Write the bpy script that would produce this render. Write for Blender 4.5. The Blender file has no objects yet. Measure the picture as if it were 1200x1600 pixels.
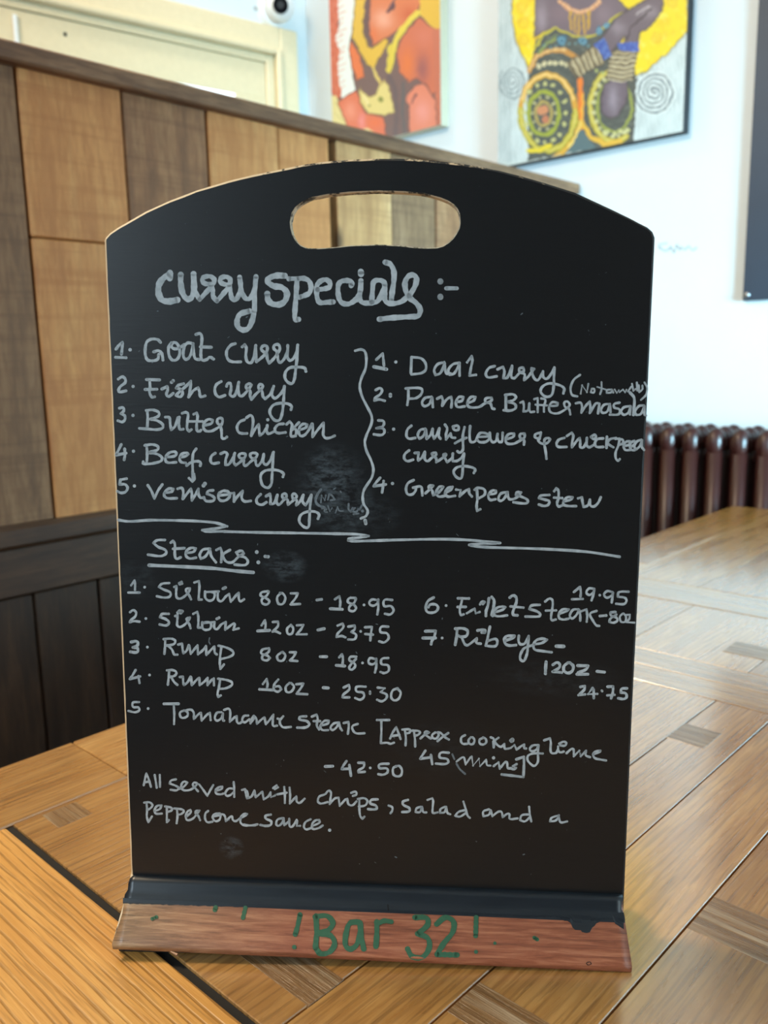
import bpy, bmesh, math, random
import numpy as np
from mathutils import Vector, Matrix
random.seed(4); np.random.seed(4)
S = bpy.context.scene
C = S.collection
# ------------------------------------------------------------------ camera
CZ = 1.087
YAW, PIT, ROL, F = 0.754590890589901, 0.18048174990939606, -0.020119327268096288, 1335.65
_f = np.array([-math.sin(YAW)*math.cos(PIT), math.cos(YAW)*math.cos(PIT), -math.sin(PIT)])
_r0 = np.array([math.cos(YAW), math.sin(YAW), 0.]); _u0 = np.cross(_r0, _f)
_r = math.cos(ROL)*_r0 + math.sin(ROL)*_u0
_u = -math.sin(ROL)*_r0 + math.cos(ROL)*_u0
CAM = np.array([0, 0, CZ])
cd = bpy.data.cameras.new('camera'); cam = bpy.data.objects.new('camera', cd); C.objects.link(cam)
cd.sensor_fit = 'VERTICAL'; cd.sensor_height = 36; cd.sensor_width = 27; cd.lens = F/1600*36
cd.clip_start = .01
cam.matrix_world = Matrix(((_r[0], _u[0], -_f[0], 0), (_r[1], _u[1], -_f[1], 0), (_r[2], _u[2], -_f[2], CZ), (0, 0, 0, 1)))
cd.dof.use_dof = True; cd.dof.focus_distance = .505; cd.dof.aperture_fstop = 9.5
S.camera = cam
# ------------------------------------------------------------------ world, lights, exposure
S.view_settings.view_transform = 'Standard'; S.view_settings.look = 'None'
S.view_settings.gamma = 1; S.view_settings.use_curve_mapping = False
S.view_settings.exposure = 0.0
w = bpy.data.worlds.new('world'); S.world = w; w.use_nodes = True
w.node_tree.nodes['Background'].inputs[0].default_value = (.75, .88, 1, 1)
w.node_tree.nodes['Background'].inputs[1].default_value = 1.0
def area(name, loc, target, sx, sy, power, col):
    l = bpy.data.lights.new(name, 'AREA'); l.shape = 'RECTANGLE'; l.size = sx; l.size_y = sy
    l.energy = power; l.color = col
    o = bpy.data.objects.new(name, l); C.objects.link(o); o.location = loc
    o.rotation_euler = (Vector(target)-Vector(loc)).to_track_quat('-Z', 'Y').to_euler()
    return o
area('right_daylight_and_wash', (2.2, .95, 1.45), (-.9, 1.9, 1.0), 1.3, 1.3, 17, (.60, .86, 1))
area('daylight_front_window', (-.45, -2.72, 1.85), (-.5, 1, 1.1), 1.2, 1.2, 54, (.68, .86, 1))
area('ceiling_lamp', (-1.45, -.25, 2.6), (-.75, .6, .8), .45, .45, 42, (1, .79, .54))
area('downlight_by_door', (-1.95, 1.42, 2.62), (-1.3, 1.9, 1.3), .2, .2, 4.2, (1, .93, .80))
o = area('right_daylight_and_wash', (2.2, 1.05, 1.15), (-.45, 2.04, .86), 1.0, .9, 46, (.42, .80, 1)); o.data.spread = math.radians(52)  # added narrow wash brightening the back wall and table reflection, no second window

# ------------------------------------------------------------------ helpers
def ray(x, y): return _f + (x-600)/F*_r - (y-800)/F*_u
def at(x, y, o, n):
    d = ray(x, y); o = np.asarray(o, float); n = np.asarray(n, float)
    return CAM + d*(((o-CAM)@n)/(d@n))
def proj(p):
    p = np.asarray(p, float)-CAM; d = p@_f
    return 600+F*(p@_r)/d, 800-F*(p@_u)/d
def srgb(r, g, b):
    f = lambda c: ((c/255+.055)/1.055)**2.4 if c > 10 else c/255/12.92
    return (f(r), f(g), f(b), 1)
def link(name, me, mats=(), parent=None):
    o = bpy.data.objects.new(name, me); C.objects.link(o)
    for m in (mats if isinstance(mats, (list, tuple)) else [mats]): me.materials.append(m)
    if parent: o.parent = parent
    return o
def mesh(name, V, Fc, mats=(), parent=None, smooth=False):
    me = bpy.data.meshes.new(name); me.from_pydata([tuple(map(float, v)) for v in V], [], [tuple(f) for f in Fc]); me.update()
    if smooth: me.polygons.foreach_set('use_smooth', [True]*len(me.polygons))
    return link(name, me, mats, parent)
def empty(name, loc=(0, 0, 0), rz=0):
    o = bpy.data.objects.new(name, None); C.objects.link(o); o.location = loc; o.rotation_euler.z = rz
    o.empty_display_size = .05
    return o
def tag(o, label=None, cat=None, group=None, kind=None):
    if label: o['label'] = label
    if cat: o['category'] = cat
    if group: o['group'] = group
    if kind: o['kind'] = kind
    return o
def bm_obj(name, bm, mats, parent=None, smooth=False):
    me = bpy.data.meshes.new(name); bmesh.ops.recalc_face_normals(bm, faces=bm.faces[:]); bm.to_mesh(me); bm.free()
    if smooth: me.polygons.foreach_set('use_smooth', [True]*len(me.polygons))
    return link(name, me, mats, parent)
def box(name, lo, hi, mats, parent=None, bev=0., seg=1, rx=None):
    """box between two corners; object origin at its centre so that grain differs per piece"""
    lo = np.array(lo, float); hi = np.array(hi, float); c = (lo+hi)/2; h = (hi-lo)/2
    bm = bmesh.new(); bmesh.ops.create_cube(bm, size=2)
    for v in bm.verts: v.co = Vector((v.co[0]*h[0], v.co[1]*h[1], v.co[2]*h[2]))
    if bev > 0: bmesh.ops.bevel(bm, geom=bm.edges[:], offset=bev, segments=seg, affect='EDGES', profile=.5)
    o = bm_obj(name, bm, mats, parent); o.location = c
    return o
def tube(bm, p0, p1, r0, r1=None, n=12):
    r1 = r0 if r1 is None else r1
    p0, p1 = Vector(p0), Vector(p1); d = (p1-p0)
    q = d.to_track_quat('Z', 'Y').to_matrix().to_4x4()
    bmesh.ops.create_cone(bm, cap_ends=True, segments=n, radius1=r0, radius2=r1, depth=d.length,
                          matrix=Matrix.Translation((p0+p1)/2) @ q)
def ball(bm, c, r, sc=(1, 1, 1), u=16, v=10):
    bmesh.ops.create_uvsphere(bm, u_segments=u, v_segments=v, radius=r, matrix=Matrix.Translation(c) @ Matrix.Diagonal((*sc, 1)))
def lathe(bm, c, prof, axis='Z', n=20):
    rings = []
    for r, h in prof:
        ring = []
        for k in range(n):
            a = 2*math.pi*k/n; x, y = r*math.cos(a), r*math.sin(a)
            p = {'Z': (x, y, h), 'Y': (x, h, y), 'X': (h, x, y)}[axis]
            ring.append(bm.verts.new((c[0]+p[0], c[1]+p[1], c[2]+p[2])))
        rings.append(ring)
    for a, b_ in zip(rings, rings[1:]):
        for k in range(n): bm.faces.new((a[k], a[(k+1) % n], b_[(k+1) % n], b_[k]))
    bm.faces.new(rings[0]); bm.faces.new(rings[-1])

# ------------------------------------------------------------------ materials
class NT:
    def __init__(s, name):
        s.m = bpy.data.materials.new(name); s.m.use_nodes = True; s.t = s.m.node_tree; s.n = s.t.nodes
        s.b = s.n['Principled BSDF']
    def add(s, typ, **kw):
        n = s.n.new(typ)
        for k, v in kw.items():
            if k.startswith('_'): n.inputs[k[1:].replace('_', ' ')].default_value = v
            else: setattr(n, k, v)
        return n
    def l(s, a, b): s.t.links.new(a, b)
    def ramp(s, fac, stops):
        r = s.add('ShaderNodeValToRGB'); e = r.color_ramp.elements
        while len(e) < len(stops): e.new(.5)
        for k, (p, c) in enumerate(stops): e[k].position = p; e[k].color = c
        s.l(fac, r.inputs[0]); return r.outputs[0]
    def mix(s, fac, a, b, mode='MIX'):
        m = s.add('ShaderNodeMix', data_type='RGBA', blend_type=mode)
        for sock, v in ((m.inputs[0], fac), (m.inputs[6], a), (m.inputs[7], b)):
            if hasattr(v, 'links'): s.l(v, sock)
            else: sock.default_value = v
        return m.outputs[2]
    def math(s, op, a, b=0, c=0):
        m = s.add('ShaderNodeMath', operation=op)
        for i, v in enumerate((a, b, c)):
            if hasattr(v, 'links'): s.l(v, m.inputs[i])
            else: m.inputs[i].default_value = v
        return m.outputs[0]
    def coord(s, kind='Object', scale=(1, 1, 1), rand=True):
        tc = s.add('ShaderNodeTexCoord'); o = tc.outputs[kind]
        if rand:
            oi = s.add('ShaderNodeObjectInfo')
            v = s.add('ShaderNodeVectorMath', operation='SCALE'); cx = s.add('ShaderNodeCombineXYZ')
            s.l(oi.outputs['Random'], cx.inputs[0]); s.l(oi.outputs['Random'], cx.inputs[1]); s.l(oi.outputs['Random'], cx.inputs[2])
            s.l(cx.outputs[0], v.inputs[0]); v.inputs['Scale'].default_value = 17.3
            a = s.add('ShaderNodeVectorMath', operation='ADD'); s.l(o, a.inputs[0]); s.l(v.outputs[0], a.inputs[1]); o = a.outputs[0]
        mp = s.add('ShaderNodeMapping'); mp.inputs['Scale'].default_value = scale; s.l(o, mp.inputs[0])
        return mp.outputs[0]
    def noise(s, vec, scale, detail=4, rough=.55, dist=0):
        n = s.add('ShaderNodeTexNoise'); n.inputs['Scale'].default_value = scale; n.inputs['Detail'].default_value = detail
        n.inputs['Roughness'].default_value = rough; n.inputs['Distortion'].default_value = dist
        if vec is not None: s.l(vec, n.inputs['Vector'])
        return n.outputs[0]
    def bump(s, h, strength=.3, dist=.001):
        b = s.add('ShaderNodeBump'); b.inputs['Strength'].default_value = strength; b.inputs['Distance'].default_value = dist
        s.l(h, b.inputs['Height']); s.l(b.outputs[0], s.b.inputs['Normal'])
    def set(s, **kw):
        for k, v in kw.items():
            k = k.replace('_', ' ')
            if hasattr(v, 'links'): s.l(v, s.b.inputs[k])
            else: s.b.inputs[k].default_value = v
        return s
def plain(name, col, rough=.5, **kw):
    t = NT(name); t.set(Base_Color=col, Roughness=rough, **kw)
    v = t.coord(rand=False); t.l(t.mix(t.noise(v, 60, 3), [c*.93 for c in col[:3]]+[1], [min(1, c*1.06) for c in col[:3]]+[1]), t.b.inputs['Base Color'])
    return t.m
def wood(name, base, dark, light, along='X', stretch=14, rough=.4, knots=.3, coat=0., bump=.25, fine=1., cross=0., pores=0., rings=0., coat_ior=1.5):
    """grain runs along the given local axis"""
    t = NT(name)
    sc = {'X': (1, stretch, stretch), 'Y': (stretch, 1, stretch), 'Z': (stretch, stretch, 1)}[along]
    v = t.coord(scale=sc)
    warp = t.noise(v, 1.6, 3, .5, .6)
    g1 = t.noise(v, 5*fine, 6, .62, .35)
    g2 = t.noise(v, 22*fine, 3, .6, .3)
    col = t.ramp(g1, [(.28, dark), (.5, base), (.72, light)])
    col = t.mix(t.ramp(g2, [(.40, (1, 1, 1, 1)), (.56, (0, 0, 0, 1))]), col, t.mix(.45, col, dark))
    v2 = t.coord(scale=(1, 1, 1)); big = t.noise(v2, 6, 5, .6)
    col = t.mix(t.ramp(big, [(.4, (0, 0, 0, 1)), (.75, (1, 1, 1, 1))]), col, t.mix(.5, col, dark))
    oi = t.add('ShaderNodeObjectInfo')
    hsv = t.add('ShaderNodeHueSaturation'); t.l(col, hsv.inputs['Color'])
    t.l(t.math('MULTIPLY_ADD', oi.outputs['Random'], .16, .96), hsv.inputs['Value'])
    col = hsv.outputs[0]
    if knots:
        sk = {'X': (1, 2.2, 2.2), 'Y': (2.2, 1, 2.2), 'Z': (2.2, 2.2, 1)}[along]
        vo = t.add('ShaderNodeTexVoronoi'); vo.inputs['Scale'].default_value = 3.2; t.l(t.coord(scale=sk), vo.inputs['Vector'])
        k = t.ramp(vo.outputs['Distance'], [(.03, (1, 1, 1, 1)), (.11, (0, 0, 0, 1))])
        col = t.mix(t.math('MULTIPLY', k, knots), col, [c*.25 for c in dark[:3]]+[1])
    if cross:   # saw marks across the grain
        sw = {'X': (30, 1, 1), 'Y': (1, 30, 1), 'Z': (1, 1, 30)}[along]
        sn = t.noise(t.coord(scale=sw), 2.2, 4, .6)
        col = t.mix(t.math('MULTIPLY', t.ramp(sn, [(.5, (0, 0, 0, 1)), (.66, (1, 1, 1, 1))]), cross), col, t.mix(.6, col, dark))
    if pores:   # short dark open pores of oak
        vp = t.coord(scale={'X': (1, 26, 26), 'Y': (26, 1, 26), 'Z': (26, 26, 1)}[along])
        pn = t.noise(vp, 16, 2, .5, .2)
        pm = t.ramp(pn, [(.56, (0, 0, 0, 1)), (.63, (1, 1, 1, 1))])
        col = t.mix(t.math('MULTIPLY', pm, pores), col, [c*.45 for c in dark[:3]]+[1])
    rg = None
    if rings:   # annual-ring lines running along the grain
        sr = {'X': (.16, 1, 1), 'Y': (1, .16, 1), 'Z': (1, 1, .16)}[along]
        wv = t.add('ShaderNodeTexWave', wave_type='BANDS', bands_direction={'X': 'Y', 'Y': 'X', 'Z': 'X'}[along])
        wv.inputs['Scale'].default_value = 52; wv.inputs['Distortion'].default_value = 14; wv.inputs['Detail'].default_value = 4
        wv.inputs['Detail Scale'].default_value = .22; wv.inputs['Detail Roughness'].default_value = .55
        t.l(t.coord(scale=sr), wv.inputs['Vector'])
        rg = t.ramp(wv.outputs['Fac'], [(.03, (1, 1, 1, 1)), (.26, (0, 0, 0, 1))])
        brk = t.ramp(t.noise(t.coord(scale={'X': (1, 9, 9), 'Y': (9, 1, 9), 'Z': (9, 9, 1)}[along]), 14, 4, .65), [(.36, (.25, .25, .25, 1)), (.52, (1, 1, 1, 1))])
        rg = t.math('MULTIPLY', rg, brk)
        col = t.mix(t.math('MULTIPLY', rg, rings), col, [c*.5 for c in dark[:3]]+[1])
    t.l(col, t.b.inputs['Base Color'])
    t.b.inputs['Coat IOR'].default_value = coat_ior
    t.set(Roughness=t.math('MULTIPLY_ADD', g1, .25, rough-.12), Coat_Weight=coat, Coat_Roughness=.17)
    h = t.math('MULTIPLY_ADD', g2, .5, g1)
    if rg is not None: h = t.math('SUBTRACT', h, t.math('MULTIPLY', rg, .8))
    t.bump(h, bump, .0012)
    return t.m
M = {}
# table oak: grain along local Y (the long way) and along local X (the end boards)
ok = dict(stretch=12, rough=.27, knots=0, coat=1., coat_ior=2.9, bump=.18, pores=.35, rings=.35)
M['oakY'] = wood('oak_long', srgb(178, 130, 68), srgb(146, 100, 48), srgb(198, 152, 88), along='Y', **ok)
M['oakY2'] = wood('oak_long_second', srgb(190, 142, 80), srgb(156, 110, 56), srgb(208, 164, 100), along='Y', **ok)
M['oakX2'] = wood('oak_cross', srgb(186, 142, 84), srgb(150, 108, 58), srgb(206, 166, 106), along='X', **ok)
M['oakX'] = wood('oak_end', srgb(204, 150, 78), srgb(188, 134, 66), srgb(216, 166, 92), along='X', stretch=13, rough=.45, knots=0, coat=.12, bump=.45, pores=.35, rings=.62)
M['oakleg'] = wood('oak_leg', srgb(168, 120, 62), srgb(112, 74, 34), srgb(190, 146, 86), along='Z', stretch=12, rough=.45, knots=0)
M['patch'] = wood('scuffed_patch', srgb(140, 106, 68), srgb(104, 78, 50), srgb(186, 166, 138), along='X', stretch=26, rough=.28, knots=0, coat=.8, coat_ior=1.8, bump=.9, fine=1.6)
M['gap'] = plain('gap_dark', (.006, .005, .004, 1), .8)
bt = [((212, 145, 84), (178, 112, 60), (226, 168, 106)), ((158, 108, 70), (112, 74, 46), (182, 134, 92)),
      ((146, 108, 74), (104, 72, 48), (170, 130, 94)), ((196, 146, 94), (160, 112, 68), (212, 168, 118))]
for k, (a, b_, c_) in enumerate(bt):
    M['booth%d' % k] = wood('booth_plank_%d' % k, srgb(*a), srgb(*b_), srgb(*c_), along='Z', stretch=6, rough=.62, knots=.85, bump=.35, cross=.8)
M['boothcap'] = wood('booth_cap', srgb(126, 90, 62), srgb(84, 56, 38), srgb(154, 116, 84), along='Y', stretch=10, rough=.6, knots=.4, bump=.3)
M['dark'] = wood('dark_stained', srgb(84, 57, 38), srgb(58, 38, 24), srgb(100, 72, 50), along='Y', stretch=10, rough=.5, knots=.2, bump=.2)
M['darkZ'] = wood('dark_stained_upright', srgb(66, 44, 27), srgb(42, 27, 16), srgb(84, 58, 37), along='Z', stretch=8, rough=.55, knots=.5, bump=.25)
M['wall'] = None
t = NT('painted_plaster'); v = t.coord(rand=False)
t.set(Base_Color=t.mix(t.noise(v, 2.2, 4), srgb(204, 214, 219), srgb(218, 226, 230)), Roughness=.55); t.bump(t.noise(v, 90, 4), .12, .0006); M['wall'] = t.m
M['brownwall'] = plain('brown_painted_wall', srgb(92, 66, 50), .6)
M['greywall'] = plain('blue_grey_painted_wall', srgb(88, 98, 106), .6)
M['cream'] = plain('cream_gloss_paint', srgb(228, 212, 176), .3)
M['ceil'] = plain('ceiling_white', srgb(235, 235, 230), .7)
M['floor'] = wood('floor_boards', srgb(110, 80, 55), srgb(70, 48, 32), srgb(140, 105, 75), along='Y', stretch=10, rough=.5)
M['white'] = plain('white_plastic', srgb(236, 240, 240), .35)
M['black'] = plain('black_lens', (.004, .005, .008, 1), .12)
M['blackedge'] = plain('black_canvas_edge', (.012, .012, .014, 1), .6)
M['canvas'] = plain('canvas_edge', srgb(205, 196, 170), .7)
t = NT('iron_red_brown'); v = t.coord(rand=False)
t.set(Base_Color=t.mix(t.noise(v, 30, 3), srgb(42, 16, 13), srgb(56, 22, 18)), Roughness=.38); M['rad'] = t.m
M['steel'] = plain('steel', srgb(170, 172, 175), .3, Metallic=1.)
t = NT('daylit_glass'); t.set(Base_Color=(.8, .9, .95, 1), Roughness=.1, Emission_Color=(.92, .98, 1, 1), Emission_Strength=1.3); M['litglass'] = t.m
t = NT('slate_blue_board'); v = t.coord(rand=False)
t.set(Base_Color=t.mix(t.noise(v, 4, 4), srgb(28, 42, 56), srgb(42, 60, 78)), Roughness=.5); M['slate'] = t.m

# chalkboard paint: near black, faint horizontal brush lines, rubbed-out smears (board local x = across, z = up)
t = NT('chalkboard_paint'); v = t.coord(scale=(1, 1, 1), rand=False)
st = t.coord(scale=(1, 1, 12), rand=False)
base = t.mix(t.noise(st, 40, 4, .6), srgb(21, 22, 23), srgb(29, 30, 31))
sep = t.add('ShaderNodeSeparateXYZ'); tc = t.add('ShaderNodeTexCoord'); t.l(tc.outputs['Object'], sep.inputs[0])
def blob(cx, cz, rx, rz):
    a = t.math('MULTIPLY', t.math('SUBTRACT', sep.outputs[0], cx), 1/rx); b2 = t.math('MULTIPLY', t.math('SUBTRACT', sep.outputs[2], cz), 1/rz)
    d = t.math('ADD', t.math('MULTIPLY', a, a), t.math('MULTIPLY', b2, b2))
    return t.math('MAXIMUM', t.math('SUBTRACT', 1, d), 0)
SMEAR = []
chalk_nt, chalk_base = t, base
def finish_chalk(blobs):
    t = chalk_nt; col = chalk_base
    sm = t.noise(t.coord(scale=(1, 1, 2.2), rand=False), 130, 5, .7)
    for (cx, cz, rx, rz, s) in blobs:
        f = t.math('MULTIPLY', blob(cx, cz, rx, rz), t.math('MULTIPLY', t.ramp(sm, [(.42, (0, 0, 0, 1)), (.75, (1, 1, 1, 1))]), s))
        col = t.mix(f, col, srgb(150, 165, 172))
    sp = t.noise(t.coord(rand=False), 420, 2, .5)
    col = t.mix(t.math('MULTIPLY', t.ramp(sp, [(.74, (0, 0, 0, 1)), (.79, (1, 1, 1, 1))]), .35), col, srgb(120, 130, 135))
    t.l(col, t.b.inputs['Base Color'])
    t.set(Roughness=.36)
    t.b.inputs['Specular IOR Level'].default_value = .45
    t.bump(t.noise(st, 60, 3), .12, .0004)
M['board'] = t.m
# worn edge of the board: bare fibreboard showing through chipped paint, worse on the left
t2 = NT('worn_board_edge'); v = t2.coord(rand=False)
s2 = t2.add('ShaderNodeSeparateXYZ'); tc2 = t2.add('ShaderNodeTexCoord'); t2.l(tc2.outputs['Object'], s2.inputs[0])
n2 = t2.noise(v, 120, 4, .7)
wear = t2.math('ADD', n2, t2.math('MULTIPLY_ADD', s2.outputs[0], -1.5, -.02))
t2.set(Base_Color=t2.mix(t2.ramp(wear, [(.44, (0, 0, 0, 1)), (.52, (1, 1, 1, 1))]), srgb(26, 27, 28), srgb(205, 180, 145)), Roughness=.6); M['edge'] = t2.m
t4 = NT('worn_handle_edge'); v = t4.coord(rand=False); n4 = t4.noise(v, 120, 4, .7)
t4.set(Base_Color=t4.mix(t4.ramp(n4, [(.40, (0, 0, 0, 1)), (.5, (1, 1, 1, 1))]), srgb(40, 38, 36), srgb(205, 188, 160)), Roughness=.6); M['hedge'] = t4.m
t3 = NT('chalk_marker'); v = t3.coord(rand=False); nn = t3.noise(v, 900, 3, .6); n3 = t3.noise(v, 160, 3, .6)
c3 = t3.mix(t3.ramp(n3, [(.35, (0, 0, 0, 1)), (.62, (1, 1, 1, 1))]), srgb(148, 158, 162), srgb(194, 201, 203))
t3.set(Base_Color=t3.mix(t3.math('MULTIPLY', nn, .5), c3, srgb(200, 205, 206)), Roughness=.7); M['chalk'] = t3.m
t3 = NT('faint_chalk_marker'); v = t3.coord(rand=False)
t3.set(Base_Color=t3.mix(t3.noise(v, 700, 3, .6), srgb(70, 78, 82), srgb(140, 150, 155)), Roughness=.7); M['faint'] = t3.m
t3 = NT('green_marker'); v = t3.coord(scale=(1, 6, 6), rand=False)
t3.set(Base_Color=t3.mix(t3.noise(v, 120, 3, .6), srgb(34, 84, 58), srgb(60, 108, 76)), Roughness=.6); M['green'] = t3.m
# cedar coloured rail wood, greyer at its left end, black paint on the upper part
t5 = NT('rail_wood'); v = t5.coord(scale=(1, 14, 14), rand=False)
g = t5.noise(v, 30, 6, .68, .4)
c5 = t5.ramp(g, [(.3, srgb(112, 58, 34)), (.5, srgb(160, 90, 60)), (.7, srgb(192, 124, 88))])
c6 = t5.ramp(g, [(.3, srgb(96, 74, 48)), (.5, srgb(142, 112, 80)), (.7, srgb(180, 150, 112))])
s5 = t5.add('ShaderNodeSeparateXYZ'); tc5 = t5.add('ShaderNodeTexCoord'); t5.l(tc5.outputs['Object'], s5.inputs[0])
gr = t5.ramp(t5.math('MULTIPLY_ADD', s5.outputs[0], 4, .75), [(.15, (0, 0, 0, 1)), (.6, (1, 1, 1, 1))])
t5.set(Base_Color=t5.mix(gr, c6, c5), Roughness=.42, Coat_Weight=.25, Coat_Roughness=.25); t5.bump(g, .5, .0008); M['rail'] = t5.m
t5 = NT('rail_black_paint'); v = t5.coord(scale=(1, 8, 8), rand=False)
t5.set(Base_Color=t5.mix(t5.noise(v, 40, 4), srgb(18, 24, 30), srgb(38, 44, 50)), Roughness=.35); M['railblack'] = t5.m

# ------------------------------------------------------------------ the room
YW, XB = 2.041, -1.225
XR, YF, ZC = 2.3, -2.8, 2.75
WC = np.array([-2.2186, YW])                     # inner corner of left and back wall
wd = np.array([-.11/.67, -1.]); wd /= np.linalg.norm(wd)   # left wall runs this way, towards the viewer
wn = np.array([-wd[1], wd[0]])                   # into the room
if wn[0] < 0: wn = -wn
WL_ANG = math.atan2(wd[1], wd[0])
floor = tag(box('floor', (-3.6, YF-.15, -.1), (XR+.15, YW+.15, 0), M['floor']), kind='structure')
tag(box('ceiling', (-3.6, YF-.15, ZC), (XR+.15, YW+.15, ZC+.1), M['ceil']), kind='structure')
wb = tag(box('wall_back', (-3.0, YW, 0), (XR+.15, YW+.15, ZC), M['wall']), kind='structure')
tag(box('wall_front', (-3.6, YF-.15, 0), (XR+.15, YF, ZC), M['greywall']), kind='structure')
tag(box('wall_right', (XR, YF, 0), (XR+.15, YW, ZC), M['brownwall']), kind='structure')
def lw(s, tt, z): p = WC + wd*s + wn*tt; return (p[0], p[1], z)
def lbox(name, s0, s1, t0, t1, z0, z1, mat, parent=None, bev=0.):
    V = []
    o = box(name, (-(s1-s0)/2, -(t1-t0)/2, -(z1-z0)/2), ((s1-s0)/2, (t1-t0)/2, (z1-z0)/2), mat, parent, bev)
    o.location = lw((s0+s1)/2, (t0+t1)/2, (z0+z1)/2); o.rotation_euler.z = WL_ANG
    return o
tag(lbox('wall_left', 0, 5.0, -.15, 0, 0, ZC, M['wall']), kind='structure')
def LP(x, y, tt=0):
    o = np.array([*(WC+wn*tt), 0]); p = at(x, y, o, [*wn, 0]); return float((p[:2]-WC-wn*tt)@wd), float(p[2])
# boarded door in the left wall: casing, inner frame with stepped beads, flush panel, lit glass strip below
s_cas, z_cas = LP(457, 58); _, z_cas2 = LP(280, 6); z_cas = (z_cas+z_cas2)/2
s_in, z_in = LP(431, 92)
door = tag(empty('door_1', lw(.9, 0, 0)), 'cream painted panelled door with a deep moulded frame behind the booth', kind='structure')
P = []
def dpart(name, *a, **k):
    o = lbox(name, *a, **k); o.parent = door; o.matrix_parent_inverse = Matrix.Translation(-door.location); return o
bpy.context.view_layer.update()
dpart('casing', s_cas, s_in, 0, .03, 0, z_cas, M['cream'], bev=.004)
dpart('casing', s_in, 2.1, 0, .03, z_in, z_cas, M['cream'], bev=.004)
dpart('frame_bead', s_in, s_in+.018, 0, .042, 0, z_in+.018, M['cream'], bev=.004)
dpart('frame_bead', s_in+.018, 2.1, 0, .042, z_in, z_in+.018, M['cream'], bev=.004)
dpart('frame_bead', s_in+.018, s_in+.045, 0, .018, 0, z_in, M['cream'], bev=.003)
dpart('frame_bead', s_in+.045, 2.1, 0, .018, z_in-.022, z_in, M['cream'], bev=.003)
sg, zg = LP(366, 153); sg2, zg2 = LP(290, 132)
dpart('door_panel', s_in+.045, 1.02, 0, .008, zg+.012, z_in-.022, M['cream'], bev=.002)
dpart('door_panel', 1.03, 2.1, 0, .008, zg+.012, z_in-.022, M['cream'], bev=.002)
dpart('door_rail', s_in+.045, sg, 0, .010, 0, zg+.012, M['cream'], bev=.002)
dpart('glass', sg, 1.6, .002, .005, zg-.5, zg+.012, M['litglass'])
sst, zst = LP(20, 25)
dpart('window_stay', sst-.006, sst+.006, .008, .02, zst-.25, zst, M['white'], bev=.003)
sd, zd = LP(100, 55)
dpart('screw', sd-.004, sd+.004, .008, .011, zd-.004, zd+.004, M['gap'])
# pencil scribble on the back wall
# ------------------------------------------------------------------ stroke ribbons
def catmull(pts, n=5):
    pts = [np.array(p, float) for p in pts]
    for i in range(1, len(pts)-1):        # a sharp turn of the pen stays a corner
        a, b_ = pts[i]-pts[i-1], pts[i+1]-pts[i]
        if a@b_ < -.05*np.linalg.norm(a)*np.linalg.norm(b_): return catmull(pts[:i+1], n)+catmull(pts[i:], n)[1:]
    if len(pts) < 3: return pts
    out = []
    P_ = [2*pts[0]-pts[1]] + pts + [2*pts[-1]-pts[-2]]
    for i in range(1, len(P_)-2):
        p0, p1, p2, p3 = P_[i-1], P_[i], P_[i+1], P_[i+2]
        # centripetal-ish: damp tangents for uneven spacing
        d1 = np.linalg.norm(p2-p1)+1e-9
        m1 = (p2-p0); m2 = (p3-p1)
        m1 = m1/(np.linalg.norm(m1)+1e-9)*d1*.9; m2 = m2/(np.linalg.norm(m2)+1e-9)*d1*.9
        for k in range(n):
            u = k/n; u2 = u*u; u3 = u2*u
            out.append((2*u3-3*u2+1)*p1+(u3-2*u2+u)*m1+(-2*u3+3*u2)*p2+(u3-u2)*m2)
    out.append(P_[-2]); return out
def ribbon(V, Fc, pts, w, lift, mapper, seed=0):
    """2D pixel polyline with width -> quads and round caps, mapped to the surface"""
    rnd = random.Random(seed)
    pts = catmull(pts) if len(pts) > 2 else [np.array(p, float) for p in pts]
    if len(pts) == 1 or np.linalg.norm(pts[0]-pts[-1]) < .3 and len(pts) == 2: pts = [pts[0]]
    h = w/2
    def disc(c, r, n=10):
        i0 = len(V); 
        for k in range(n): V.append(mapper(c[0]+r*math.cos(2*math.pi*k/n), c[1]+r*math.sin(2*math.pi*k/n), lift))
        Fc.append(tuple(range(i0, i0+n)))
    if len(pts) == 1: disc(pts[0], h); return
    prev = None; L = 0
    ph = rnd.random()*9
    for i, p in enumerate(pts):
        a = pts[max(0, i-1)]; b_ = pts[min(len(pts)-1, i+1)]; d = b_-a; d = d/(np.linalg.norm(d)+1e-9)
        nrm = np.array([-d[1], d[0]]); hh = h*(1+.10*math.sin(i*.7+ph)+.06*math.sin(i*1.9+ph))
        i0 = len(V); V.append(mapper(*(p+nrm*hh), lift)); V.append(mapper(*(p-nrm*hh), lift))
        if prev is not None: Fc.append((prev, prev+1, i0+1, i0))
        prev = i0
        if 0 < i < len(pts)-1:
            d1 = pts[i]-pts[i-1]; d2 = pts[i+1]-pts[i]
            if d1@d2 < .6*np.linalg.norm(d1)*np.linalg.norm(d2): disc(p, h*.98, 8)
    disc(pts[0], h*1.04); disc(pts[-1], h*1.06)
def parse(txt, x0, y0, s):
    """'w| x,y x,y ; x,y ...' -> list of (width, pts) in photo pixels"""
    out = []
    for st in txt.split(';'):
        st = st.strip()
        if not st: continue
        w = None
        if '|' in st: w, st = st.split('|'); w = float(w)
        out.append((w, [(x0+float(a.split(',')[0])/s, y0+float(a.split(',')[1])/s) for a in st.split()]))
    return out
exec_strokes = []
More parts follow.
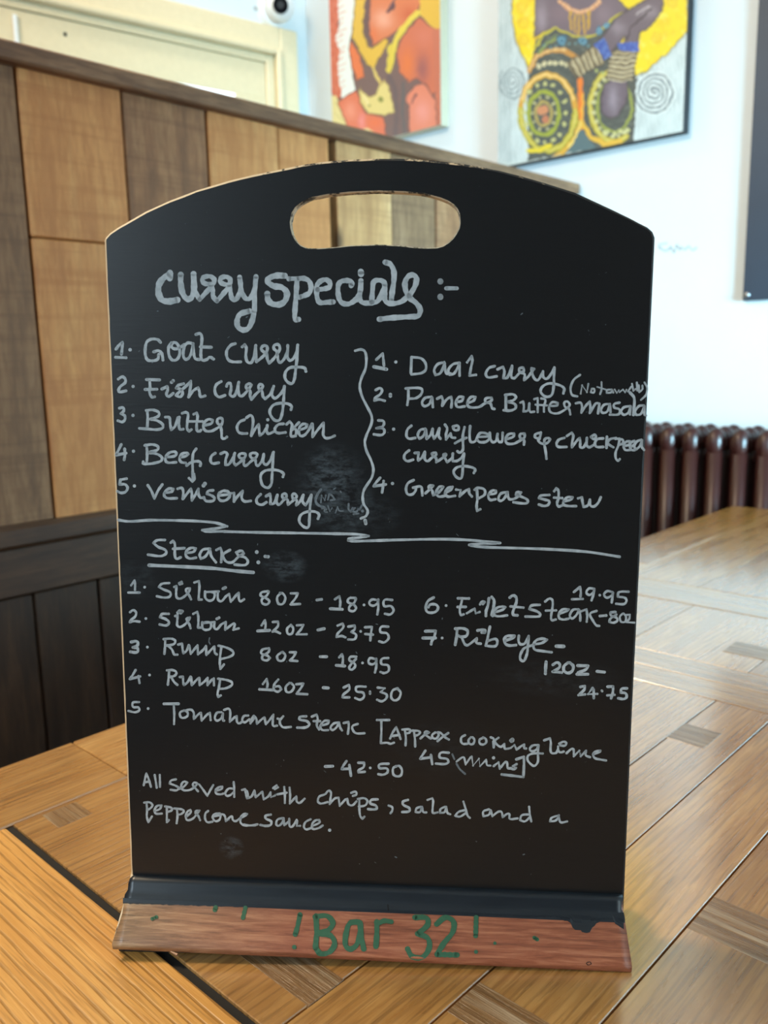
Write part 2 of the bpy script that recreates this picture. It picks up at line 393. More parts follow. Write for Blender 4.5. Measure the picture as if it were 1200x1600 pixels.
# photo-crop frames (x0, y0, scale) and the pen strokes of every line
c1=(230,395,5); c2=(400,395,7.5); c3=(550,395,6.667); c4=(170,520,7.059); c5=(320,520,7.059); c6=(170,630,6.667)
c7=(340,640,6.316); c8=(170,740,6.316); d1=(350,740,4.8); d2=(540,530,5); d3=(760,550,4.615); d4=(620,650,5.714)
d5=(820,650,6); d6=(540,640,8.42); d7=(220,830,5.4545); d8=(540,800,2.6667); e1=(190,890,5.714); e2=(390,900,4.8)
e3=(190,980,5.714); e4=(390,1000,4.8); e5=(190,1080,5.714); e6=(390,1090,5.714); e7=(580,1100,6); e8=(760,1120,5.714)
f1=(650,900,6.316); f2=(810,900,6); f3=(830,1010,6.667); f4=(210,1190,6.316); f5=(380,1200,5.4545); f6=(580,1220,3.75)
f7=(430,1400,3.529); f8=(470,720,9.23); PX=(0,0,1)
LINES=[
('heading "curry specials :-" in thick pale marker',9.2,[
(c1,"178,155 176,200 ; 10|176,165 120,205 92,250 88,310 112,365 165,380 235,368 ; 262,170 262,230 275,310 310,360 345,350 365,290 362,165 ; 7.5|362,165 375,300 410,365 450,320 500,262 525,215 495,185 445,190 430,215 450,240 495,245 ; 7.5|500,250 512,300 515,340 545,378 590,325 638,262 648,210 620,188 580,195 570,225 600,245 640,250 ; 7.5|640,250 650,300 660,350 685,370 715,330 730,270 722,190 ; 7.5|730,260 745,320 775,360 810,350 838,280 850,185 ; 7.5|850,185 840,330 838,450 ; 8.5|838,450 820,530 790,590 750,603 710,580 702,530 725,480 800,455 ; 9.5|1075,180 1010,178 950,200 945,230 990,260 1050,270 1090,310 1080,370 1040,402 980,400 945,370 938,320"),
(c2,"8|385,305 480,302 475,420 465,560 455,700 460,780 500,780 ; 8|480,305 560,300 620,330 645,400 625,470 570,500 510,520 ; 8|720,430 800,422 860,400 865,350 820,315 760,330 715,380 710,450 720,540 750,583 830,580 905,575 ; 8|1115,385 1125,348 1070,325 1000,335 968,370 960,450 975,540 1010,588 1080,600 1150,565 1195,510"),
(c3,"9.5|92,197 94,222 ; 8|50,490 85,400 93,290 ; 8|85,395 78,470 110,518 210,520 270,500 325,390 340,320 300,288 230,298 215,380 205,515 ; 8|340,325 345,400 340,480 370,522 440,528 520,505 595,440 ; 8.5|345,98 400,120 435,190 435,300 420,400 408,500 ; 8.5|595,450 655,350 672,270 640,232 590,243 552,310 562,400 600,470 665,520 710,590 690,655 620,665 500,672 380,680 285,692 ; 9|920,296 921,300 ; 9|920,456 921,462 ; 6|980,370 1092,370")]),
('"1. Goat curry"',5.2,[
(c4,"80,180 110,140 150,105 147,170 140,235 ; 75,270 190,275 ; 6.5|235,187 ; 570,105 540,75 470,70 420,100 402,170 405,250 430,300 490,308 540,290 550,240 ; 495,210 550,198 585,230 597,300 ; 690,110 660,160 665,250 700,300 750,295 780,240 775,160 740,110 700,115 695,160 740,178 790,160 830,130 ; 930,120 870,112 835,150 820,230 840,290 880,280 915,210 930,125 935,220 955,285 1000,295 ; 960,18 1010,10 1027,60 1020,150 1015,240 1030,300 1080,295 1115,268 1155,290 ; 1010,155 1130,160"),
(c5,"335,120 290,135 245,190 240,250 262,300 310,320 395,320 ; 412,155 440,130 458,170 452,260 470,320 510,330 540,270 562,140 ; 562,140 568,318 ; 570,320 620,280 670,230 690,180 680,145 640,147 622,180 650,210 682,232 ; 682,232 690,290 710,335 ; 710,335 760,285 810,215 828,170 810,130 765,140 762,175 792,205 800,250 812,310 835,328 880,280 912,200 915,140 ; 912,200 912,270 940,305 980,280 1010,220 1025,135 ; 1025,135 1015,300 1000,420 990,500 965,558 920,548 885,500 892,430 940,385 1020,378 1100,388 1115,425")]),
('"2. Fish curry"',5,[
(c4,"105,510 150,485 182,510 180,550 130,590 108,630 115,652 190,640 ; 6|268,592 ; 415,515 560,520 ; 450,520 455,600 450,660 475,708 505,705 ; 400,625 530,622 ; 585,620 645,592 650,630 635,680 660,702 710,668 ; 6|692,545 710,530 ; 825,562 765,580 742,610 790,622 815,660 790,705 740,690 790,640 850,590 905,532 900,600 880,708 ; 880,708 930,640 985,605 1000,650 1012,703 1062,695"),
(c5,"180,537 130,570 110,620 122,680 160,708 222,690 ; 240,590 252,560 282,560 290,620 280,685 320,700 350,640 375,545 ; 370,560 370,640 382,690 410,698 460,650 492,610 515,575 490,562 457,580 462,615 500,640 500,700 515,735 ; 515,735 560,680 620,622 640,585 615,567 592,590 600,620 630,640 640,700 665,728 ; 665,728 720,680 750,620 760,590 ; 752,610 740,680 770,722 820,690 860,640 878,590"),
(PX,"444.6,603.8 443.5,620 442.3,635 441,645 437,656 430,657 423.5,650 421.5,642 427,633 438,630 450,631 455.6,635 454.6,640")]),
('"3. Butter chicken"',4.8,[
(c6,"110,52 150,47 155,80 125,108 165,130 168,170 140,195 95,182 ; 6|252,127 ; 400,80 405,150 400,255 ; 390,75 460,70 520,95 520,130 470,155 430,165 500,180 560,220 560,258 500,275 420,270 320,262 ; 590,145 630,150 640,220 650,278 690,240 720,150 ; 735,145 730,220 742,272 775,270 ; 765,105 800,95 825,110 820,180 815,260 835,293 860,275 ; 885,115 915,100 925,140 915,220 920,288 945,293 960,280 ; 825,190 975,190 ; 1000,230 1070,210 1082,178 1040,167 995,200 985,250 1010,288 1070,290 1120,265 1165,235 1185,190 1175,157 1135,165 1132,205 1162,235 1175,300 1178,358 1200,370 1230,352"),
(c7,"265,100 220,120 192,170 205,220 240,235 290,235 ; 285,80 330,57 350,100 345,170 332,258 ; 335,250 370,190 405,145 410,200 415,255 450,230 490,170 ; 490,155 485,210 500,238 550,220 ; 6|495,100 ; 650,140 600,147 567,185 572,218 600,232 670,225 ; 680,145 710,117 735,150 725,210 727,262 770,260 ; 735,200 770,160 803,128 ; 762,175 778,220 770,255 ; 810,200 870,178 885,148 845,142 808,175 802,230 820,260 860,250 900,200 930,140 ; 935,140 940,200 937,270 980,210 1045,130 1045,200 1042,250 1065,280 1110,278 1155,258")]),
('"4. Beef curry"',4.8,[
(c6,"130,430 100,490 75,540 180,520 ; 165,475 168,540 160,590 ; 6|257,500 ; 395,450 400,530 395,620 ; 375,440 450,430 510,450 508,485 440,505 410,515 490,525 550,560 548,598 490,620 420,632 358,628 358,610 ; 600,562 680,552 705,530 690,507 640,512 597,550 592,600 620,620 700,615 ; 745,562 800,552 828,530 810,517 760,530 737,575 752,612 800,622 ; 910,475 880,520 872,600 874,700 875,780 ; 810,650 860,615 930,605 957,620 952,652 ; 1110,520 1070,550 1060,600 1082,628 1145,620"),
(c8,"840,5 845,50 825,78 792,45"),
(c7,"30,435 75,420 95,440 80,490 78,545 110,540 150,480 170,430 ; 165,440 160,520 178,550 220,520 265,475 275,442 240,432 212,448 218,475 255,490 260,545 280,553 330,510 380,470 390,440 350,427 322,442 332,475 370,490 380,540 400,553 440,500 455,440 ; 455,450 450,518 480,543 520,500 550,422 ; 552,420 545,520 540,600 535,695"),
(PX,"424.8,749 424,756 419,762 411,759 407.5,750 408,741 414.5,735.5 425,734 436,735.5 443,740 442,745")]),
('"5. Venison curry" with a rubbed-out note after it',4.8,[
(c8,"115,60 175,50 ; 115,60 107,108 160,107 185,140 165,180 120,190 85,175 ; 6|253,122 ; 385,115 420,170 450,245 490,160 528,108 ; 555,190 620,178 637,152 600,147 557,175 547,218 580,243 670,243 ; 680,150 720,142 735,180 730,250 ; 732,248 770,200 810,150 820,200 820,265 860,200 885,150 885,200 905,238 940,235 ; 7|935,118 948,100 ; 1030,165 982,172 968,200 1010,215 1042,240 1030,268 960,270 940,245 ; 1090,190 1130,170 1180,180 1195,220 1160,260 1110,268 1082,240 1085,200 ; 1090,215 1190,205"),
(d1,"50,150 75,145 75,210 ; 75,205 110,160 140,130 132,180 152,208 200,205 ; 275,155 245,190 250,223 285,233 318,215 ; 315,170 345,152 350,190 347,228 375,223 400,160 ; 400,165 395,215 412,233 445,200 470,170 460,152 437,160 445,185 475,195 480,233 515,205 545,172 530,152 512,160 520,190 545,200 542,238 570,210 595,160 ; 595,160 590,210 612,238 635,200 655,160 ; 655,160 645,250 640,350 632,402 600,400 565,360 575,312 620,287 680,285 712,305 705,338"),
]),
('wavy vertical divider between the two lists',4.6,[
(d2,"75,90 120,80 150,95 162,150 155,230 125,300 110,370 130,450 170,530 203,600 203,655 165,745"),
(PX,"573,679 570,690 572.5,704 580,720 583.5,734 580.5,747 569.5,764 566.8,774 568,787 574.5,798 572,806 564,810 ; 6|570.5,813 571.5,818")]),
('"1. Daal curry (Not available)"',4.6,[
(d2,"240,160 290,112 295,160 300,205 ; 5.5|220,215 320,235 ; 6|392,178 ; 515,140 510,265 ; 515,140 590,150 625,190 625,240 590,265 515,275 ; 770,180 720,195 692,240 702,280 740,265 775,190 785,265 820,268 ; 890,185 840,195 802,240 812,278 850,265 890,190 890,285 ; 950,180 985,132 990,170 980,220 968,285 1018,278 ; 1165,210 1120,225 1095,270 1112,298 1180,290"),
(d3,"80,125 120,107 130,140 122,188 150,185 185,100 ; 185,110 180,180 202,188 240,150 270,137 265,112 237,120 242,145 275,160 272,203 300,180 330,140 345,122 325,117 330,150 345,190 370,203 405,150 ; 408,140 410,180 435,193 465,160 490,112 ; 490,115 487,180 485,250 470,310 430,323 392,290 402,252 450,227 520,237 560,262 555,298 ; 4|675,165 630,200 607,260 617,308 655,320 ; 3.4|680,300 690,240 725,290 735,230 ; 3.4|760,265 752,290 775,292 778,268 760,265 ; 3.4|830,218 830,270 820,303 ; 3|800,252 858,270 ; 3.4|900,270 870,275 867,295 900,290 905,270 915,292 ; 3|925,270 940,295 955,275 960,290 985,270 1000,292 1010,272 ; 3|1020,285 1045,250 ; 3.4|1050,230 1060,280 1075,268 ; 3.4|1085,220 1088,278 ; 3.4|1098,240 1102,290 1125,268 1125,242 ; 3.4|1140,220 1160,260 1150,310 1115,345")]),
('"2. Paneer Butter masala"',4.6,[
(d2,"235,397 270,382 285,400 270,430 230,460 225,480 260,470 305,482 ; 6|350,432 350,444 ; 490,390 490,450 482,513 ; 470,385 540,380 595,390 590,430 550,460 500,465 ; 670,450 620,460 597,500 617,523 655,505 675,455 682,530 ; 715,465 750,447 760,480 755,520 ; 756,518 790,470 825,450 830,490 825,533 ; 870,490 910,480 920,452 885,452 862,490 872,528 930,525 ; 950,500 1000,480 1015,452 980,452 952,490 962,528 1040,530 1090,500 1140,480 1140,457 1097,462 1092,490 1130,500 1145,540 1162,545"),
(d3,"140,315 140,418 ; 135,310 190,305 213,325 190,350 150,360 205,375 210,405 170,423 125,420 ; 4|245,365 265,357 270,390 267,430 300,420 310,370 ; 4|310,375 315,430 345,430 ; 4|345,340 370,332 370,380 370,433 ; 4|395,335 425,345 415,390 415,430 ; 4|355,380 435,385 ; 4|455,390 510,385 515,367 475,362 452,395 462,433 510,443 560,420 600,385 585,357 562,365 567,395 595,410 605,450 ; 4.2|645,370 680,367 690,400 685,438 715,390 745,357 750,400 745,440 ; 4.2|750,435 790,370 815,372 805,443 ; 4.2|890,375 850,380 827,415 837,438 870,430 890,380 895,433 ; 4.2|960,365 922,375 922,400 960,415 955,448 890,452 ; 4.2|1035,390 990,400 972,430 992,453 1025,435 1040,390 1035,450 ; 5|1035,292 1065,330 1065,400 1060,453 ; 4.2|1135,385 1100,390 1072,430 1082,453 1115,445 1140,390 1140,450 1152,458")]),
('"3. Cauliflower & chickpea curry"',4.6,[
(d6,"430,142 495,150 505,190 480,225 405,245 495,250 510,300 470,335 372,325 ; 6|632,257"),
(d4,"130,87 95,120 87,180 112,203 165,195 ; 255,115 210,125 187,170 202,203 235,180 260,120 267,205 300,170 320,115 ; 320,115 320,160 332,203 355,170 380,110 ; 380,115 375,180 390,203 ; 430,77 450,110 440,160 440,210 480,155 490,190 520,195 ; 500,95 545,87 550,120 515,125 502,100 ; 605,100 590,170 590,240 590,300 562,328 542,315 ; 520,243 570,215 620,195 ; 655,90 650,160 660,230 700,225 740,155 800,157 828,190 800,228 740,233 717,212 ; 725,187 830,182 ; 830,150 835,200 855,233 885,223 900,160 ; 895,180 910,228 938,228 945,150 ; 985,205 1040,185 1047,157 1000,162 972,200 982,243 1040,248 1090,225 1140,190 1140,157 1102,162 1102,195 1135,215 1135,255 ; 110,307 72,340 67,380 95,403 145,390 ; 160,330 195,327 190,370 192,398 225,370 250,320 ; 252,325 250,385 275,403 310,375 350,347 345,327 312,335 325,360 350,375 352,413 400,380 440,350 435,337 417,345 430,375 450,413 495,370 500,335 ; 500,345 500,403 540,400 580,370 600,335 ; 600,340 590,430 585,520 570,558 530,543 507,500 532,462 600,447 680,462 700,480 688,508"),
(d5,"150,157 102,170 97,200 140,213 ; 150,155 145,190 127,230 160,258 210,253 238,220 220,207 190,215 182,250 195,330 203,400 ; 370,205 320,222 297,260 312,288 390,290 ; 395,187 440,157 455,185 445,240 442,293 490,230 515,207 520,250 522,293 550,293 580,240 ; 582,205 580,270 602,293 640,275 ; 620,195 655,177 668,200 645,215 622,200 ; 735,210 682,217 657,255 672,288 735,290 ; 770,195 766,298 ; 4.2|855,205 800,217 778,250 792,270 830,293 ; 4.2|850,215 888,212 880,270 852,340 852,393 872,418 890,405 ; 4.2|880,217 920,225 915,260 878,270 ; 4.2|930,280 975,270 988,237 950,242 927,280 942,318 990,318 ; 4.2|1000,288 1030,262 1028,232 997,250 987,290 1002,318 1030,320 ; 4.2|1093,222 1050,240 1027,290 1047,313 1080,280 1100,227 1097,290 1118,318")]),
('"4. Green peas stew"',4.6,[
(d6,"455,897 400,960 368,1008 528,985 ; 500,940 492,1010 480,1090 ; 6|617,972"),
(d4,"150,572 100,600 82,650 97,698 140,698 170,660 162,640 145,640 ; 150,640 215,630 225,670 228,708 ; 255,690 300,650 325,622 290,622 287,645 315,665 325,708 365,690 400,655 415,632 380,632 352,680 372,718 430,713 ; 430,690 480,660 498,632 460,642 432,680 452,718 520,713 ; 530,657 570,662 560,718 610,670 645,652 647,690 670,718 ; 715,660 720,740 712,800 717,848 745,833 ; 695,658 720,642 780,655 785,700 740,730 720,738 ; 820,700 880,690 885,667 850,667 817,710 832,748 880,743 ; 985,680 930,692 907,740 927,758 960,735 990,680 1000,738 1035,743 1080,720 1110,682 1072,682 1062,705 1110,720 1168,750 1160,778 1100,778 1042,770"),
(d5,"230,740 150,747 132,770 190,785 230,800 218,833 180,843 132,830 ; 275,705 295,677 315,700 315,770 302,820 317,848 350,838 ; 275,765 350,770 ; 365,800 430,785 448,762 400,762 367,795 362,828 400,843 480,845 ; 500,772 535,762 540,800 550,853 590,838 610,785 ; 610,790 615,838 650,848 690,810 712,762")]),
('long zigzag line under the curries',4.8,[
(c8,"95,458 200,472 400,460 650,462 850,468 1050,485 1168,520 1050,543 922,558 960,570 1140,570"),
(PX,"350,830.5 392,831.7 454,832.7 517,833.8 558,834.8 576,837.5 560,840 545,842 544,844.5 553,845.5 578,845 615,843.8 690,842.4 735,844 781.5,848.5 750,849.5 733,851.5 742,853.5 765,855.2 840,857.4 915,862 968,870")]),
('underlined subheading "Steaks :-"',4.6,[
(d7,"205,75 140,77 107,100 150,135 210,160 215,190 170,212 62,200 ; 255,98 275,82 290,110 290,200 302,235 340,223 ; 275,150 370,145 ; 390,185 450,175 468,147 430,142 387,170 387,213 420,233 470,225 ; 590,150 530,157 502,200 512,235 550,215 590,155 600,210 640,265 ; 645,160 678,142 690,180 685,263 ; 760,160 710,190 700,215 730,260 780,265 830,220 878,190 860,167 812,180 832,205 890,225 913,260 890,288 800,285 ; 7|988,178 ; 7|1002,265 ; 6|1060,215 1085,217 ; 6|70,290 300,300 600,315 800,338 958,352")]),
('"1. Sirloin 8oz - 18.95"',4.2,[
(e1,"85,140 115,97 120,130 120,180 ; 60,205 160,205 ; 5|206,157 ; 425,120 360,127 332,155 380,180 435,205 430,240 380,250 315,238 ; 470,155 490,147 487,200 492,248 520,260 560,240 600,200 610,167 580,172 577,195 600,225 620,265 ; 5|515,122 535,110 540,125 520,130 ; 650,115 690,102 695,150 690,220 687,268 715,268 ; 745,195 747,250 780,278 820,263 830,212 800,200 ; 755,200 868,195 860,200 862,268 890,283 930,240 960,217 975,288 1030,220 1045,207 1047,260 1060,283 1093,265 ; 5|905,170 928,160"),
(e2,"140,115 92,122 82,145 120,165 148,190 130,213 97,205 92,175 130,145 143,118 ; 235,127 207,160 217,208 250,208 268,165 250,132 228,127 ; 310,130 362,130 345,165 307,213 378,210 ; 5|505,180 540,175 ; 640,175 673,152 680,190 677,238 ; 5|605,245 695,250 ; 795,165 747,167 737,195 780,215 798,240 780,263 747,255 752,225 785,200 798,170 ; 5|858,217 ; 955,180 917,177 897,205 925,223 958,205 965,175 965,240 958,288 ; 1070,180 1012,180 1010,225 1058,225 1080,258 1055,288 1015,283")]),
('"2. Sirloin 12oz - 23.75"',4.2,[
(e1,"75,380 105,362 130,385 120,420 82,450 72,470 110,460 160,465 ; 5|217,437 ; 4.6|420,395 362,397 342,425 390,440 423,470 400,498 340,490 ; 478,415 500,407 497,460 497,498 520,513 565,490 600,450 610,427 582,437 587,460 605,490 615,523 ; 6|503,385 520,370 542,372 528,385 ; 640,395 675,377 685,420 685,480 682,518 715,518 ; 720,470 722,520 745,538 790,528 798,482 770,467 725,478 ; 740,477 830,467 827,518 850,533 890,490 930,467 925,538 1000,480 1010,490 997,538 1045,525 ; 5|850,440 870,430"),
(e2,"90,370 115,332 120,370 115,408 ; 5|60,412 150,408 ; 175,345 213,342 213,375 172,418 195,415 228,430 ; 310,367 282,395 287,433 315,433 328,395 312,370 ; 355,370 403,367 385,400 352,438 428,437 ; 5|512,405 560,395 ; 660,372 698,357 703,385 662,430 652,458 690,450 718,460 ; 740,380 788,372 788,400 762,420 798,440 788,473 740,476 ; 5|833,415 ; 865,385 918,382 910,430 905,483 ; 867,435 925,440 ; 1040,380 987,382 982,420 1030,430 1043,465 1010,498 972,490")]),
('"3. Rump 8oz - 18.95"',4.2,[
(e3,"5|85,132 138,127 143,160 100,180 143,190 138,223 77,220 ; 5|230,178 ; 390,110 387,180 382,238 ; 375,107 440,102 478,120 468,150 400,165 ; 410,160 450,200 470,243 498,245 ; 505,155 540,147 545,200 552,233 580,210 600,160 ; 605,165 617,238 655,190 678,162 682,243 730,200 753,167 757,248 800,200 828,172 832,228 850,243 ; 890,180 880,260 877,330 882,373 913,333 ; 865,165 930,180 988,210 998,240 960,265 892,283"),
(e4,"145,62 97,72 87,100 130,115 153,135 130,153 97,145 97,120 140,92 148,72 ; 240,92 207,120 217,153 250,153 268,115 248,90 ; 302,92 348,92 330,125 302,153 358,158 ; 5|530,125 578,125 ; 672,130 693,107 700,140 697,180 ; 5|650,190 713,195 ; 800,125 757,127 747,150 780,170 793,195 765,223 747,210 762,180 798,142 ; 5|847,172 ; 940,142 902,137 892,170 920,183 948,165 950,140 950,200 940,243 ; 1040,135 992,142 990,180 1038,190 1043,230 1010,248 982,240")]),
('"4. Rump 16oz - 25.30"',4.2,[
(e3,"125,382 97,430 72,463 165,440 ; 150,437 160,498 ; 5|250,427 ; 425,390 420,450 413,513 ; 405,385 450,382 488,400 478,430 430,445 ; 440,440 470,490 498,515 ; 520,445 548,442 550,490 557,518 590,490 615,442 ; 620,445 627,518 670,470 693,452 697,518 745,480 768,452 767,518 800,475 823,457 825,518 ; 880,465 870,530 857,590 862,623 885,610 ; 862,460 930,470 983,490 983,518 930,545 882,550"),
(e4,"100,330 128,292 135,330 130,363 ; 5|75,370 175,375 ; 215,297 187,330 182,370 210,388 238,370 220,347 187,352 ; 300,322 272,350 277,388 310,388 333,350 312,324 ; 350,332 403,327 385,360 352,403 433,407 ; 5|552,357 590,360 ; 705,357 745,337 748,370 702,410 697,430 748,430 ; 870,350 802,352 802,385 850,395 858,425 830,448 792,435 ; 4.5|903,388 903,402 ; 960,357 1013,362 982,390 1028,410 1023,440 990,460 957,448 ; 1110,362 1072,380 1062,430 1085,453 1118,440 1133,395 1112,367")]),
('"5. Tomahawk steak [Approx cooking time"',4,[
(e5,"155,97 102,102 102,140 150,145 158,170 120,188 62,176 ; 5|237,155 ; 5|378,113 508,112 ; 465,120 470,200 468,293 ; 560,172 522,190 527,230 555,238 588,220 588,187 562,172 620,165 643,190 645,248 690,202 708,192 715,263 760,212 788,192 795,258 ; 890,187 852,192 832,240 852,263 890,240 905,197 905,260 915,263 ; 915,167 958,157 970,190 965,273 1010,232 1028,222 1030,270 1047,288 1080,270 ; 1130,217 1092,222 1077,263 1100,278 1140,250 1150,288 1185,240"),
(e6,"5,210 38,162 60,190 65,233 110,192 133,177 145,238 185,192 213,152 207,210 212,253 245,250 ; 250,187 268,195 272,235 300,265 368,262 ; 300,167 280,190 268,205 ; 4.6|505,167 452,172 447,195 510,210 533,240 500,266 427,268 ; 555,170 598,152 608,190 600,250 620,285 ; 572,210 630,210 ; 640,250 700,230 708,207 670,207 632,250 647,288 700,290 ; 790,222 750,232 722,270 742,290 780,260 800,222 810,270 825,293 ; 840,227 883,217 885,260 877,323 ; 965,235 917,257 930,303 960,320 1025,318"),
(e7,"4.4|55,150 168,150 ; 95,150 95,260 90,368 150,363 180,373 213,363 ; 177,323 200,270 235,217 255,270 275,328 ; 190,300 265,290 ; 315,240 325,320 322,388 ; 292,240 350,237 368,247 355,270 325,275 ; 400,250 410,330 412,398 ; 385,250 440,252 458,267 440,288 410,298 ; 462,323 500,290 543,267 510,257 502,280 530,305 558,323 ; 600,267 572,290 577,318 610,323 633,290 620,267 650,270 690,310 728,333 ; 723,272 680,300 622,348 ; 880,292 847,312 842,350 860,373 900,373 ; 935,312 912,340 922,373 955,373 968,335 950,312 ; 1050,317 1017,335 1017,368 1050,380 1078,360 1073,327 1048,314 ; 1120,312 1148,327 1150,398"),
(e8,"62,220 65,273 ; 108,187 75,217 100,253 130,268 160,242 165,283 200,283 ; 5|215,212 235,198 238,213 222,220 ; 217,278 250,252 270,293 310,262 338,247 337,280 355,283 ; 460,252 412,257 387,290 410,308 448,290 465,252 460,330 460,400 430,438 397,423 367,385 372,347 420,327 503,328 ; 515,210 568,192 575,230 577,318 620,323 638,292 ; 640,265 642,300 660,318 690,310 ; 650,240 690,222 713,235 700,258 660,255 ; 715,325 760,287 778,292 780,353 830,302 842,353 890,302 887,343 925,360 ; 955,333 1010,315 1018,302 980,307 952,335 967,368 1010,380 1068,390")]),
('"- 42.50" and "45 mins]"',4.2,[
(e7,"508,437 480,480 458,513 558,500 ; 560,477 572,563 ; 728,457 652,457 642,500 710,515 723,545 690,563 607,558 ; 3.4|800,540 850,502 870,502 885,568 930,502 943,492 955,578 1010,512 1020,583 1078,522 1087,573 1118,578 ; 6|1147,505"),
(e8,"65,440 108,407 120,463 170,402 185,412 192,458 220,458 ; 270,422 237,440 265,455 250,468 222,463 ; 4.6|267,380 335,357 335,440 330,538 230,525 137,515"),
(e6,"5|675,615 742,612 ; 865,567 835,610 822,638 890,635 ; 890,602 905,698 ; 970,582 1023,582 1018,620 972,650 972,668 1028,662 ; 5|1077,628"),
(e7,"163,560 77,567 77,600 148,605 153,640 110,663 67,658 ; 240,582 207,600 207,658 240,678 278,668 288,620 265,582 232,582")]),
('"All served with chips, salad and a"',3.8,[
(f4,"92,233 105,170 118,117 140,170 163,248 ; 100,205 150,195 ; 200,132 210,190 220,258 ; 250,132 252,190 252,248 ; 410,175 362,187 347,215 400,235 438,255 420,283 357,278 ; 442,270 490,245 523,207 490,197 467,220 462,260 490,283 545,280 590,255 623,217 590,207 577,230 600,260 628,293 ; 640,227 680,280 720,338 750,280 778,232 ; 802,290 860,270 868,247 835,252 802,280 807,313 850,323 880,315 ; 980,202 985,270 985,348 ; 975,267 930,267 897,310 912,338 950,328 980,300 ; 1062,280 1093,272 1100,320 1112,363 1150,348 1183,292"),
(f5,"12,185 35,202 42,253 75,240 95,192 107,250 150,212 163,202 175,268 215,240 233,207 237,248 270,235 ; 255,172 285,147 298,165 270,180 ; 350,162 355,230 355,298 ; 290,225 370,210 ; 395,167 400,230 397,303 435,260 453,242 457,285 480,298 523,262 ; 690,227 647,245 637,285 660,303 720,290 ; 702,220 730,192 748,210 745,250 737,308 780,260 813,252 822,323 870,270 888,262 897,308 930,318 965,285 ; 920,212 958,202 965,225 935,238 ; 990,270 990,350 997,408 1015,433 1033,415 ; 977,265 1030,257 1058,280 1040,318 985,328 ; 4.4|1145,267 1092,272 1082,300 1130,320 1138,345 1110,353 1065,350"),
(f6,"102,145 123,155 123,175 113,190 ; 4.4|215,112 187,122 187,140 223,160 223,178 182,183 ; 290,152 265,162 260,183 285,183 298,152 305,183 323,185 ; 330,112 358,102 363,120 360,160 362,188 388,185 ; 433,152 407,165 402,188 430,183 440,152 447,188 463,196 ; 540,122 555,170 565,205 578,217 ; 548,172 512,182 492,205 520,210 553,190 ; 690,167 657,180 657,208 690,198 700,172 710,208 743,182 763,182 770,213 800,192 810,197 812,223 858,220 ; 925,152 930,200 938,238 ; 923,197 882,202 872,230 900,238 928,215 ; 1100,202 1057,217 1047,238 1080,233 1100,212 1110,243 1148,238")]),
('"peppercorn sauce."',3.8,[
(f4,"120,412 125,480 122,540 137,598 173,542 ; 97,405 150,402 178,430 158,460 125,478 ; 197,488 250,468 268,432 225,437 197,480 212,513 270,513 ; 320,460 320,530 320,598 340,577 ; 302,442 368,457 368,480 325,498 ; 420,472 425,540 417,608 ; 392,462 470,472 488,490 460,518 425,523 ; 512,543 558,500 553,477 525,492 507,540 522,578 580,560 620,510 643,482 610,487 602,510 630,535 648,578 ; 728,487 702,510 697,560 720,598 770,593 ; 845,512 792,517 772,550 800,588 840,573 853,530 ; 782,540 850,527 ; 850,520 878,522 895,545 902,588 950,542 963,542 972,575 1000,588 1040,560 1100,530 1113,517 1080,517 1052,545 1047,600 1080,628 1140,630 1195,628"),
(f5,"5,482 60,490 122,480 ; 4.4|235,397 192,407 192,430 238,455 233,485 190,493 147,485 ; 335,427 292,440 282,480 300,493 330,470 345,427 350,488 392,450 392,432 397,498 420,498 455,442 ; 460,450 457,493 485,493 ; 575,437 532,460 517,500 535,523 575,513 ; 592,493 650,465 648,442 615,447 587,480 592,518 640,513 678,490 ; 6|737,530")]),
('"6. Fillet steak - 8oz" with "19.95" above',4.2,[
(f1,"4.6|175,212 120,245 97,300 107,350 150,363 200,348 218,310 195,282 140,282 122,308 ; 5|297,292 ; 5|415,220 522,222 ; 455,225 445,280 432,330 442,383 470,378 ; 5|412,305 490,305 ; 502,368 540,345 578,322 590,368 628,355 ; 632,280 650,252 678,255 660,278 ; 5|720,220 710,290 692,345 690,393 ; 5|747,207 770,240 765,310 747,380 757,393 ; 782,358 860,330 883,307 850,302 802,312 772,350 772,383 810,398 900,388 ; 5|925,213 958,192 988,210 990,260 967,320 957,378 1000,388 ; 932,300 1060,312"),
(f2,"4.6|200,270 122,277 102,310 170,330 203,355 195,378 67,380 ; 250,240 290,212 318,225 320,290 307,370 312,413 350,408 ; 257,325 353,322 ; 382,355 450,330 473,312 420,312 382,345 382,393 420,408 470,400 ; 560,312 512,317 482,370 502,398 540,370 570,317 580,370 580,418 ; 592,330 638,312 645,370 640,428 ; 733,327 672,355 700,420 730,463 758,468 ; 5|765,375 822,370 ; 910,337 862,342 867,370 918,390 928,418 890,438 852,430 862,400 918,362 ; 3.6|980,352 952,380 962,428 1000,428 1008,380 987,352 ; 3.6|1012,365 1045,362 1040,400 1012,433 1088,437 ; 520,150 578,102 585,150 582,193 ; 502,218 603,215 ; 710,120 662,117 637,155 665,178 705,150 712,120 702,180 685,228 ; 5|763,180 ; 880,150 832,142 802,175 830,203 878,180 887,155 882,200 875,248 ; 1033,147 942,152 932,195 1000,205 1013,235 990,263 917,260")]),
('"7. Ribeye - 12oz - 24.75"',4.6,[
